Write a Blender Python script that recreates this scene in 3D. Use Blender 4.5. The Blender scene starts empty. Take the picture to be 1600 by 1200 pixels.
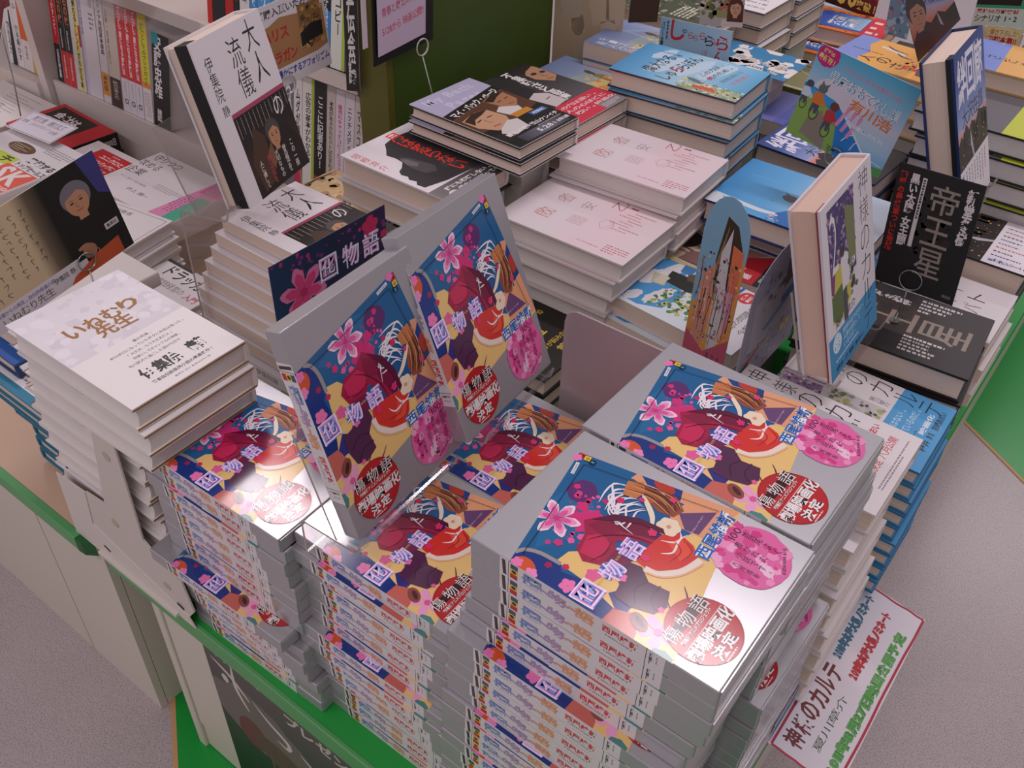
import bpy, bmesh, math, random
from mathutils import Vector, Matrix
random.seed(11)
SC = bpy.context.scene
COL = SC.collection

# ---------------------------------------------------------------- camera
def make_camera():
    yaw, pitch, roll, f = math.radians(36.0), math.radians(40.1), math.radians(2.2), 1467.0
    fw = Vector((-math.sin(yaw) * math.cos(pitch), math.cos(yaw) * math.cos(pitch), -math.sin(pitch)))
    r = Vector((math.cos(yaw), math.sin(yaw), 0))
    u = r.cross(fw)
    r2 = r * math.cos(roll) + u * math.sin(roll)
    u2 = -r * math.sin(roll) + u * math.cos(roll)
    cam = bpy.data.cameras.new('camera')
    cam.sensor_width = 36.0
    cam.lens = f * 36.0 / 1600.0
    cam.clip_start = 0.02
    o = bpy.data.objects.new('camera', cam)
    m = Matrix((r2, u2, -fw)).transposed().to_4x4()
    m.translation = Vector((0, 0, 1.25))
    o.matrix_world = m
    COL.objects.link(o)
    SC.camera = o
make_camera()

# ---------------------------------------------------------------- world, light, exposure
W = bpy.data.worlds.new('shop_air')
SC.world = W
W.use_nodes = True
W.node_tree.nodes['Background'].inputs[0].default_value = (0.96, 0.86, 0.93, 1)
W.node_tree.nodes['Background'].inputs[1].default_value = 0.42
def tube(name, x, y, ln, wd, power, z=2.7):
    l = bpy.data.lights.new(name, 'AREA')
    l.shape = 'RECTANGLE'
    l.size, l.size_y = ln, wd
    l.energy = power
    l.color = (1.0, 0.90, 0.955)
    o = bpy.data.objects.new(name, l)
    o.location = (x, y, z)
    COL.objects.link(o)
tube('ceiling_tube_light', -0.15, 1.66, 1.2, 0.14, 19)
tube('ceiling_tube_light', -2.40, 1.46, 1.2, 0.14, 21)
tube('ceiling_tube_light', -0.1, 4.4, 1.3, 0.20, 24)
tube('ceiling_tube_light', -0.6, -1.3, 4.5, 0.16, 34)
SC.view_settings.view_transform = 'Standard'
SC.view_settings.look = 'None'
SC.view_settings.gamma = 1.0
SC.view_settings.use_curve_mapping = False
SC.view_settings.exposure = -0.13

# ---------------------------------------------------------------- materials
def lin(c):
    if isinstance(c, str):
        c = c.lstrip('#')
        c = tuple(int(c[i:i + 2], 16) / 255 for i in (0, 2, 4))
    return tuple(x / 12.92 if x <= 0.04045 else ((x + 0.055) / 1.055) ** 2.4 for x in c[:3])
def mat(name, col='#cccccc', rough=0.5, metal=0.0, spec=0.5, noise=0.0, nscale=40.0, coat=0.0):
    m = bpy.data.materials.new(name)
    m.use_nodes = True
    nt = m.node_tree
    b = nt.nodes['Principled BSDF']
    c = lin(col)
    b.inputs['Base Color'].default_value = (*c, 1)
    b.inputs['Roughness'].default_value = rough
    b.inputs['Metallic'].default_value = metal
    b.inputs['Specular IOR Level'].default_value = spec
    b.inputs['Coat Weight'].default_value = coat
    if noise:
        tc = nt.nodes.new('ShaderNodeTexCoord')
        n = nt.nodes.new('ShaderNodeTexNoise')
        n.inputs['Scale'].default_value = nscale
        n.inputs['Detail'].default_value = 4
        r = nt.nodes.new('ShaderNodeMapRange')
        r.inputs['To Min'].default_value = 1 - noise
        r.inputs['To Max'].default_value = 1 + noise
        mx = nt.nodes.new('ShaderNodeMix')
        mx.data_type = 'RGBA'
        mx.blend_type = 'MULTIPLY'
        mx.inputs['Factor'].default_value = 1
        mx.inputs['A'].default_value = (*c, 1)
        nt.links.new(tc.outputs['Object'], n.inputs['Vector'])
        nt.links.new(n.outputs['Fac'], r.inputs['Value'])
        nt.links.new(r.outputs['Result'], mx.inputs['B'])
        nt.links.new(mx.outputs['Result'], b.inputs['Base Color'])
    return m
def print_mat(name, rough, coat=0.0):
    m = mat(name, rough=rough, coat=coat)
    nt = m.node_tree
    a = nt.nodes.new('ShaderNodeAttribute')
    a.attribute_name = 'Ink'
    nt.links.new(a.outputs['Color'], nt.nodes['Principled BSDF'].inputs['Base Color'])
    return m
M_PRINT = print_mat('printed_paper', 0.5)
M_GLOSS = print_mat('glossy_printed_paper', 0.15)
M_SILVER = mat('silver_card', '#b2afb2', 0.26, 0.45, 0.5)
def pages_mat():
    m = mat('page_edges', '#d9c8b2', 0.85, spec=0.2)
    nt = m.node_tree
    b = nt.nodes['Principled BSDF']
    tc = nt.nodes.new('ShaderNodeTexCoord')
    mp = nt.nodes.new('ShaderNodeMapping')
    mp.inputs['Scale'].default_value = (3, 3, 1500)
    n = nt.nodes.new('ShaderNodeTexNoise')
    n.inputs['Scale'].default_value = 1.0
    n.inputs['Detail'].default_value = 2
    r = nt.nodes.new('ShaderNodeValToRGB')
    r.color_ramp.elements[0].position = 0.3
    r.color_ramp.elements[0].color = (*lin('#d3bdad'), 1)
    r.color_ramp.elements[1].position = 0.7
    r.color_ramp.elements[1].color = (*lin('#e4d0c1'), 1)
    nt.links.new(tc.outputs['Object'], mp.inputs['Vector'])
    nt.links.new(mp.outputs['Vector'], n.inputs['Vector'])
    nt.links.new(n.outputs['Fac'], r.inputs['Fac'])
    nt.links.new(r.outputs['Color'], b.inputs['Base Color'])
    return m
M_PAGES = pages_mat()
M_WPAGE = mat('white_page_edges', '#d8d0cc', 0.8, spec=0.2, noise=0.06, nscale=60)
M_CREAM = mat('cream_laminate', '#d3cabb', 0.45, noise=0.02, nscale=6)
M_STEEL = mat('cream_painted_steel', '#cfc5bb', 0.4)
M_MAUVE = mat('bare_steel_plate', '#b7a4a6', 0.35, 0.25, noise=0.03, nscale=30)
M_TRIM = mat('green_plastic_trim', '#57a05e', 0.4, noise=0.08, nscale=15)
M_TOP = mat('worn_table_top', '#cfae93', 0.55, noise=0.06, nscale=9)
M_GTOP = mat('green_table_top', '#1d9c3c', 0.5)
M_SHELF = mat('white_shelf_board', '#d6cbc4', 0.45, noise=0.02, nscale=5)
M_GREEN = mat('olive_green_panel', '#3d5214', 0.5, noise=0.10, nscale=22)
M_POST = mat('lit_olive_green_post', '#5c5a1c', 0.5, noise=0.06, nscale=22)  # the end panel's green made lighter: light on its front edge put into colour
M_WIRE = mat('steel_wire', '#a8a8a8', 0.25, 0.9)
M_WWIRE = mat('white_wire', '#b9b8b0', 0.35, 0.2)
M_PLINTH = mat('white_plinth', '#c8c0ba', 0.6)
M_TAN = mat('tan_floor_edging', '#c79a6c', 0.55)
def acrylic_mat():
    m = bpy.data.materials.new('clear_acrylic')
    m.use_nodes = True
    nt = m.node_tree
    nt.nodes.clear()
    out = nt.nodes.new('ShaderNodeOutputMaterial')
    mix = nt.nodes.new('ShaderNodeMixShader')
    lw = nt.nodes.new('ShaderNodeLayerWeight')
    lw.inputs['Blend'].default_value = 0.25
    mr = nt.nodes.new('ShaderNodeMapRange')
    mr.inputs['To Min'].default_value = 0.04
    mr.inputs['To Max'].default_value = 0.30
    tr = nt.nodes.new('ShaderNodeBsdfTransparent')
    tr.inputs['Color'].default_value = (0.93, 0.92, 0.915, 1)
    gl = nt.nodes.new('ShaderNodeBsdfGlossy')
    gl.inputs['Roughness'].default_value = 0.12
    gl.inputs['Color'].default_value = (0.9, 0.9, 0.9, 1)
    nt.links.new(lw.outputs['Facing'], mr.inputs['Value'])
    nt.links.new(mr.outputs['Result'], mix.inputs[0])
    nt.links.new(tr.outputs[0], mix.inputs[1])
    nt.links.new(gl.outputs[0], mix.inputs[2])
    nt.links.new(mix.outputs[0], out.inputs['Surface'])
    return m
M_ACRYL = acrylic_mat()
M_ACEDGE = mat('acrylic_edge', '#a39a96', 0.25)
def floor_mat(name, col, dark, rough, amount):
    m = mat(name, col, rough)
    nt = m.node_tree
    b = nt.nodes['Principled BSDF']
    tc = nt.nodes.new('ShaderNodeTexCoord')
    v = nt.nodes.new('ShaderNodeTexNoise')
    v.inputs['Scale'].default_value = 640
    v.inputs['Detail'].default_value = 1
    r = nt.nodes.new('ShaderNodeValToRGB')
    r.color_ramp.elements[0].position = amount
    r.color_ramp.elements[0].color = (*lin(dark), 1)
    r.color_ramp.elements[1].position = amount + 0.06
    r.color_ramp.elements[1].color = (*lin(col), 1)
    n2 = nt.nodes.new('ShaderNodeTexNoise')
    n2.inputs['Scale'].default_value = 8
    rr = nt.nodes.new('ShaderNodeMapRange')
    rr.inputs['To Min'].default_value = 0.92
    rr.inputs['To Max'].default_value = 1.06
    mx = nt.nodes.new('ShaderNodeMix')
    mx.data_type = 'RGBA'
    mx.blend_type = 'MULTIPLY'
    mx.inputs['Factor'].default_value = 1
    nt.links.new(tc.outputs['Object'], v.inputs['Vector'])
    nt.links.new(tc.outputs['Object'], n2.inputs['Vector'])
    nt.links.new(v.outputs['Fac'], r.inputs['Fac'])
    nt.links.new(n2.outputs['Fac'], rr.inputs['Value'])
    nt.links.new(r.outputs['Color'], mx.inputs['A'])
    nt.links.new(rr.outputs['Result'], mx.inputs['B'])
    nt.links.new(mx.outputs['Result'], b.inputs['Base Color'])
    return m
M_FLOOR = floor_mat('speckled_vinyl_floor', '#b9acad', '#7c7270', 0.30, 0.375)
M_GFLOOR = floor_mat('green_vinyl_floor', '#129a3a', '#0f8a34', 0.3, 0.36)

# ---------------------------------------------------------------- object helpers
def link(name, me, mats=(), parent=None, mtx=None):
    o = bpy.data.objects.new(name, me)
    for m in mats:
        me.materials.append(m)
    COL.objects.link(o)
    if parent is not None:
        o.parent = parent
    if mtx is not None:
        o.matrix_world = mtx
    return o
def empty(name, loc=(0, 0, 0), rz=0.0):
    o = bpy.data.objects.new(name, None)
    o.empty_display_size = 0.05
    o.location = loc
    o.rotation_euler = (0, 0, rz)
    COL.objects.link(o)
    return o
def tag(o, label, cat, group=None, kind=None):
    o['label'] = label
    o['category'] = cat
    if group:
        o['group'] = group
    if kind:
        o['kind'] = kind
    return o
def struct(o):
    o['kind'] = 'structure'
    return o
def add_box(bm, x0, y0, z0, x1, y1, z1, mi=0):
    vs = [bm.verts.new((x, y, z)) for z in (z0, z1) for y in (y0, y1) for x in (x0, x1)]
    for f in ((0, 2, 3, 1), (4, 5, 7, 6), (0, 1, 5, 4), (2, 6, 7, 3), (0, 4, 6, 2), (1, 3, 7, 5)):
        bm.faces.new([vs[i] for i in f]).material_index = mi
def add_prism(bm, prof, axis, a, b, mi=0):
    """prof: 2-D outline extruded along axis 'x','y' or 'z' from a to b."""
    def P(p, t):
        return {'x': (t, p[0], p[1]), 'y': (p[0], t, p[1]), 'z': (p[0], p[1], t)}[axis]
    A = [bm.verts.new(P(p, a)) for p in prof]
    B = [bm.verts.new(P(p, b)) for p in prof]
    n = len(prof)
    fs = [bm.faces.new(A), bm.faces.new(list(reversed(B)))]
    for i in range(n):
        fs.append(bm.faces.new((A[i], B[i], B[(i + 1) % n], A[(i + 1) % n])))
    for f in fs:
        f.material_index = mi
def add_tube(bm, pts, r, n=8, mi=0):
    pts = [Vector(p) for p in pts]
    rings = []
    for i, p in enumerate(pts):
        d = (pts[min(i + 1, len(pts) - 1)] - pts[max(i - 1, 0)]).normalized()
        a = d.cross(Vector((0.3, 0.2, 1))).normalized()
        b = d.cross(a)
        rings.append([bm.verts.new(p + r * (a * math.cos(t) + b * math.sin(t))) for t in [2 * math.pi * k / n for k in range(n)]])
    for A, B in zip(rings, rings[1:]):
        for k in range(n):
            f = bm.faces.new((A[k], A[(k + 1) % n], B[(k + 1) % n], B[k]))
            f.smooth = True
            f.material_index = mi
    bm.faces.new(rings[0]).material_index = mi
    bm.faces.new(list(reversed(rings[-1]))).material_index = mi
def bm_mesh(bm, name, bevel=0.0):
    bmesh.ops.recalc_face_normals(bm, faces=bm.faces)
    if bevel:
        bmesh.ops.bevel(bm, geom=list(bm.edges), offset=bevel, segments=2, affect='EDGES', profile=0.5)
    me = bpy.data.meshes.new(name)
    bm.to_mesh(me)
    bm.free()
    return me
def box_obj(name, x0, y0, z0, x1, y1, z1, m, parent=None, bevel=0.0):
    bm = bmesh.new()
    add_box(bm, x0, y0, z0, x1, y1, z1)
    return link(name, bm_mesh(bm, name, bevel), [m], parent)
def prism_obj(name, prof, axis, a, b, m, parent=None, bevel=0.0):
    bm = bmesh.new()
    add_prism(bm, prof, axis, a, b)
    return link(name, bm_mesh(bm, name, bevel), [m], parent)
def tube_obj(name, pts, r, m, parent=None, n=8):
    bm = bmesh.new()
    add_tube(bm, pts, r, n)
    return link(name, bm_mesh(bm, name), [m], parent)

# ---------------------------------------------------------------- lettering
GLYPH = {}
def glyph(ch, bold):
    k = (ch, round(bold, 3))
    if k in GLYPH:
        return GLYPH[k]
    cu = bpy.data.curves.new('glyph', 'FONT')
    cu.body = ch
    cu.resolution_u = 2
    cu.offset = bold
    o = bpy.data.objects.new('glyph', cu)
    me = o.to_mesh()
    vs = [(v.co.x, v.co.y) for v in me.vertices]
    fs = [tuple(p.vertices) for p in me.polygons]
    o.to_mesh_clear()
    bpy.data.objects.remove(o)
    bpy.data.curves.remove(cu)
    if vs:
        x0, x1 = min(v[0] for v in vs), max(v[0] for v in vs)
        y0, y1 = min(v[1] for v in vs), max(v[1] for v in vs)
    else:
        x0, x1, y0, y1 = 0, 0.3, 0, 0.3
    GLYPH[k] = (vs, fs, x0, x1, y0, y1)
    return GLYPH[k]
def layout(text, bold, vert):
    """-> polygons in em units, y DOWN, with the bounding box."""
    polys, pen = [], 0.0
    for ch in text:
        vs, fs, x0, x1, y0, y1 = glyph(ch, bold)
        full = ord(ch) > 0x2E00
        if vert:
            cx, cy = (x0 + x1) / 2, (y0 + y1) / 2
            rot = ch in 'ー～…（）「」'
            if ch == ' ':
                pen += 0.5
                continue
            hgt = 0.95 if full else (y1 - y0) + 0.15
            for f in fs:
                if rot:
                    polys.append([(-(vs[i][1] - cy), pen + hgt / 2 + (vs[i][0] - cx)) for i in f])
                else:
                    polys.append([(vs[i][0] - cx, pen + hgt / 2 - (vs[i][1] - cy)) for i in f])
            pen += hgt
        else:
            if ch == ' ':
                pen += 0.35
                continue
            if full:
                gw = max(0.9, x1 - x0)
                dx = pen + (gw - (x1 - x0)) / 2 - x0 if (x1 - x0) > 0.6 else pen + 0.45 - (x0 + x1) / 2
                adv = gw + 0.03
            else:
                dx = pen - x0
                adv = x1 - x0 + 0.08
            for f in fs:
                polys.append([(vs[i][0] + dx, -vs[i][1]) for i in f])
            pen += adv
    xs = [p[0] for q in polys for p in q] or [0, 1]
    ys = [p[1] for q in polys for p in q] or [0, 1]
    return polys, min(xs), min(ys), max(xs), max(ys)

# ---------------------------------------------------------------- printed art
def clip_poly(pts, inside, cross):
    out = []
    for i, p in enumerate(pts):
        q = pts[(i + 1) % len(pts)]
        a, b = inside(p), inside(q)
        if a:
            out.append(p)
        if a != b:
            out.append(cross(p, q))
    return out
class Art:
    """flat print in millimetres: x right, y down from the top-left corner."""
    def __init__(s, w, h, base=None):
        s.w, s.h, s.items, s.boxes, s.clip = w, h, [], [], None
        if base:
            s.rect(0, 0, w, h, base)
    def put(s, polys, col):
        cl = [(1, 0, 0), (-1, 0, -s.w), (0, 1, 0), (0, -1, -s.h)]
        if s.clip:
            n = len(s.clip)
            ar = sum(s.clip[i][0] * s.clip[(i + 1) % n][1] - s.clip[(i + 1) % n][0] * s.clip[i][1] for i in range(n))
            for i in range(n):
                (ax, ay), (bx, by) = s.clip[i], s.clip[(i + 1) % n]
                nx, ny = -(by - ay), bx - ax
                if ar < 0:
                    nx, ny = -nx, -ny
                cl.append((nx, ny, nx * ax + ny * ay))
        res = []
        for q in polys:
            for (a, b, c) in cl:
                if not q:
                    break
                d = [a * p[0] + b * p[1] - c for p in q]
                if min(d) >= -1e-9:
                    continue
                if max(d) <= 0:
                    q = []
                    break
                ins = lambda p: a * p[0] + b * p[1] - c >= 0
                def crs(p, r):
                    dp, dr = a * p[0] + b * p[1] - c, a * r[0] + b * r[1] - c
                    t = dp / (dp - dr)
                    return (p[0] + t * (r[0] - p[0]), p[1] + t * (r[1] - p[1]))
                q = clip_poly(q, ins, crs)
            if len(q) >= 3:
                res.append(q)
        if not res:
            return
        xs = [p[0] for q in res for p in q]
        ys = [p[1] for q in res for p in q]
        bx = (min(xs), min(ys), max(xs), max(ys))
        lv = 0
        for (b, l) in s.boxes:
            if b[0] < bx[2] and b[2] > bx[0] and b[1] < bx[3] and b[3] > bx[1] and l >= lv:
                lv = l + 1
        s.boxes.append((bx, lv))
        s.items.append((res, lin(col) if not callable(col) else col, lv))
    def rect(s, x, y, w, h, c):
        s.put([[(x, y), (x + w, y), (x + w, y + h), (x, y + h)]], c)
    def poly(s, pts, c):
        s.put([list(pts)], c)
    def grad(s, x, y, w, h, stops, axis='y', n=10):
        def colf(p):
            t = (p[1] - y) / h if axis == 'y' else (p[0] - x) / w
            t = min(1, max(0, t)) * (len(stops) - 1)
            i = min(int(t), len(stops) - 2)
            a, b = lin(stops[i]), lin(stops[i + 1])
            return tuple(a[k] + (b[k] - a[k]) * (t - i) for k in range(3))
        ps = []
        for i in range(n):
            if axis == 'y':
                ps.append([(x, y + h * i / n), (x + w, y + h * i / n), (x + w, y + h * (i + 1) / n), (x, y + h * (i + 1) / n)])
            else:
                ps.append([(x + w * i / n, y), (x + w * (i + 1) / n, y), (x + w * (i + 1) / n, y + h), (x + w * i / n, y + h)])
        s.put(ps, colf)
    def ell(s, cx, cy, rx, ry, c, rot=0, n=24, wob=0.0, seed=0):
        rd = random.Random(seed)
        ca, sa = math.cos(math.radians(rot)), math.sin(math.radians(rot))
        pts = []
        for k in range(n):
            t = 2 * math.pi * k / n
            f = 1 + wob * (rd.random() - 0.5)
            a, b = rx * math.cos(t) * f, ry * math.sin(t) * f
            pts.append((cx + a * ca - b * sa, cy + a * sa + b * ca))
        s.put([pts], c)
    def stroke(s, pts, wd, c, taper=False, closed=False):
        pts = smooth(pts) if len(pts) > 2 and not closed else list(pts)
        if closed:
            pts = pts + [pts[0]]
        qs, n = [], len(pts)
        L, R = [], []
        for i in range(n):
            p, q = pts[max(i - 1, 0)], pts[min(i + 1, n - 1)]
            dx, dy = q[0] - p[0], q[1] - p[1]
            d = math.hypot(dx, dy) or 1
            f = wd / 2 * (math.sin(math.pi * (i + 0.35) / (n + 0.2)) if taper else 1)
            L.append((pts[i][0] - dy / d * f, pts[i][1] + dx / d * f))
            R.append((pts[i][0] + dy / d * f, pts[i][1] - dx / d * f))
        for i in range(n - 1):
            qs.append([L[i], L[i + 1], R[i + 1], R[i]])
        s.put(qs, c)
    def frame(s, x, y, w, h, t, c):
        s.put([[(x, y), (x + w, y), (x + w, y + t), (x, y + t)], [(x, y + h - t), (x + w, y + h - t), (x + w, y + h), (x, y + h)],
               [(x, y + t), (x + t, y + t), (x + t, y + h - t), (x, y + h - t)], [(x + w - t, y + t), (x + w, y + t), (x + w, y + h - t), (x + w - t, y + h - t)]], c)
    def text(s, t, x, y, w, h, c, bold=0.0, vert=False, rot=0, edge=None, ew=0.05):
        """lettering fitted to the box x,y,w,h; rot in degrees about the box's top-left corner."""
        if edge is None:
            bold = min(bold, 0.034)
        if edge:
            s.text(t, x, y, w, h, edge, bold + ew, vert, rot, '')
        ps, x0, y0, x1, y1 = layout(t, bold, vert)
        if not ps:
            return
        sx, sy = w / max(x1 - x0, 1e-6), h / max(y1 - y0, 1e-6)
        ca, sa = math.cos(math.radians(rot)), math.sin(math.radians(rot))
        out = []
        for q in ps:
            r = []
            for p in q:
                a, b = (p[0] - x0) * sx, (p[1] - y0) * sy
                r.append((x + a * ca - b * sa, y + a * sa + b * ca))
            out.append(r)
        s.put(out, c)
    def greek(s, x, y, w, h, rows, c, vert=False, seed=1, fill=0.5):
        """lines of print too small to read in the photograph: broken dashes."""
        rd = random.Random(seed)
        ps = []
        tot, pit = (h, w / rows) if vert else (w, h / rows)
        for r in range(rows):
            t = 0
            end = tot * (1 if r < rows - 1 else rd.uniform(0.5, 0.9))
            while t < end:
                d = min(rd.uniform(0.5, 1.5) * pit, end - t)
                a, b = t, t + d * 0.72
                o = r * pit + pit * (1 - fill) / 2
                q = [(x + a, y + o), (x + b, y + o), (x + b, y + o + pit * fill), (x + a, y + o + pit * fill)]
                if vert:
                    q = [(x + w - o, y + a), (x + w - o, y + b), (x + w - o - pit * fill, y + b), (x + w - o - pit * fill, y + a)]
                ps.append(q)
                t += d
        s.put(ps, c)
    def flower(s, cx, cy, r, c, n=5, rot=0, core=None, fat=0.42):
        ps = []
        for k in range(n):
            a = math.radians(rot) + 2 * math.pi * k / n
            q = []
            for (t, o) in ((0.02, 0), (0.35, fat * 0.75), (0.68, fat), (0.92, fat * 0.45), (1, 0), (0.92, -fat * 0.45), (0.68, -fat), (0.35, -fat * 0.75)):
                q.append((cx + r * (t * math.cos(a) - o * math.sin(a)), cy + r * (t * math.sin(a) + o * math.cos(a))))
            ps.append(q)
        for q in ps:
            s.put([q], c)
        if core:
            s.ell(cx, cy, r * 0.2, r * 0.2, core, n=10)
    def specks(s, x, y, w, h, n, cols, r0, r1, seed=1):
        rd = random.Random(seed)
        by = {}
        for i in range(n):
            c = cols[i % len(cols)]
            cx, cy, r = x + rd.random() * w, y + rd.random() * h, rd.uniform(r0, r1)
            a = rd.random() * 3
            by.setdefault(c, []).append([(cx + r * math.cos(a + k * 1.2566) * rd.uniform(.7, 1.3), cy + r * math.sin(a + k * 1.2566)) for k in range(5)])
        for c, ps in by.items():
            s.put(ps, c)
    def person(s, cx, cy, k, hair, skin, top, long=False, turn=0.0):
        """plain printed head and shoulders, k = head height."""
        if top:
            s.poly([(cx - k * 1.0, cy + k * 1.6), (cx - k * 0.85, cy + k * 0.85), (cx - k * 0.25, cy + k * 0.55), (cx + k * 0.25, cy + k * 0.55), (cx + k * 0.85, cy + k * 0.85), (cx + k * 1.0, cy + k * 1.6)], top)
        if long:
            s.poly([(cx - k * .5, cy - k * .2), (cx + k * .5, cy - k * .2), (cx + k * .55, cy + k * .9), (cx - k * .55, cy + k * .9)], hair)
        s.ell(cx, cy - k * 0.12, k * 0.47, k * 0.5, hair)
        s.rectc(cx, cy + k * 0.5, k * 0.3, k * 0.3, skin)
        s.ell(cx + turn * k * .05, cy + k * 0.06, k * 0.36, k * 0.47, skin)
        s.poly([(cx - k * .4, cy - k * .12), (cx - k * .3, cy - k * .45), (cx + k * .1, cy - k * .52), (cx + k * .4, cy - k * .3), (cx + k * .38, cy - k * .1), (cx + k * .1, cy - k * .3)], hair)
        d = turn * k * 0.08
        for e in (-1, 1):
            s.ell(cx + d + e * k * .15, cy + k * .04, k * .065, k * .03, '#2a1a16', n=8)
            s.stroke([(cx + d + e * k * .07, cy - k * .05), (cx + d + e * k * .22, cy - k * .06)], k * .03, hair)
        s.stroke([(cx + d, cy + k * .06), (cx + d * 1.6 - k * .04, cy + k * .2), (cx + d + k * .04, cy + k * .21)], k * .03, '#9a6a50')
        s.stroke([(cx + d - k * .1, cy + k * .32), (cx + d, cy + k * .335), (cx + d + k * .1, cy + k * .32)], k * .045, '#a8544a')
    def rectc(s, cx, cy, w, h, c):
        s.rect(cx - w / 2, cy - h / 2, w, h, c)
def smooth(pts, k=4):
    out = []
    n = len(pts)
    for i in range(n - 1):
        p0, p1, p2, p3 = pts[max(i - 1, 0)], pts[i], pts[i + 1], pts[min(i + 2, n - 1)]
        for j in range(k):
            t = j / k
            out.append(tuple(0.5 * (2 * p1[d] + (p2[d] - p0[d]) * t + (2 * p0[d] - 5 * p1[d] + 4 * p2[d] - p3[d]) * t * t + (3 * p1[d] - p0[d] - 3 * p2[d] + p3[d]) * t ** 3) for d in (0, 1)))
    out.append(pts[-1])
    return out

class Builder:
    """collects coloured and plain faces and links them as one mesh."""
    def __init__(s):
        s.v, s.f, s.c, s.m = [], [], [], []
    def face(s, pts, col=(0.6, 0.6, 0.6), mi=0):
        b = len(s.v)
        s.v += [tuple(p) for p in pts]
        s.f.append(tuple(range(b, b + len(pts))))
        s.c.append(col)
        s.m.append(mi)
    def box(s, x0, y0, z0, x1, y1, z1, col, mi=0):
        p = [(x, y, z) for z in (z0, z1) for y in (y0, y1) for x in (x0, x1)]
        for f in ((0, 2, 3, 1), (4, 5, 7, 6), (0, 1, 5, 4), (2, 6, 7, 3), (0, 4, 6, 2), (1, 3, 7, 5)):
            s.face([p[i] for i in f], col, mi)
    def prism(s, prof, a, b, col, mi=0):
        """outline in (y, z) extruded along x."""
        n = len(prof)
        s.face([(a, *p) for p in reversed(prof)], col, mi)
        s.face([(b, *p) for p in prof], col, mi)
        for i in range(n):
            p, q = prof[i], prof[(i + 1) % n]
            s.face([(a, *p), (b, *p), (b, *q), (a, *q)], col, mi)
    def art(s, art, to3d, nrm, mi=0, step=1.3e-5):
        n = Vector(nrm)
        for (polys, col, lv) in art.items:
            off = n * (step * (lv + 1))
            for q in polys:
                P = [Vector(to3d(p[0] / 1000, p[1] / 1000)) + off for p in q]
                if callable(col):
                    cs = [col(p) for p in q]
                else:
                    cs = col
                nn = Vector((0, 0, 0))
                for i in range(1, len(P) - 1):
                    nn += (P[i] - P[0]).cross(P[i + 1] - P[0])
                if nn.dot(n) < 0:
                    P.reverse()
                    if callable(col):
                        cs = list(reversed(cs))
                s.face(P, cs, mi)
    def mesh(s, name):
        me = bpy.data.meshes.new(name)
        me.from_pydata(s.v, [], s.f)
        at = me.color_attributes.new('Ink', 'FLOAT_COLOR', 'CORNER')
        buf = []
        for f, c in zip(s.f, s.c):
            if isinstance(c, list):
                for k in c:
                    buf += [*k, 1.0]
            else:
                buf += [*c, 1.0] * len(f)
        at.data.foreach_set('color', buf)
        me.polygons.foreach_set('material_index', s.m)
        me.update()
        return me

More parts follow.
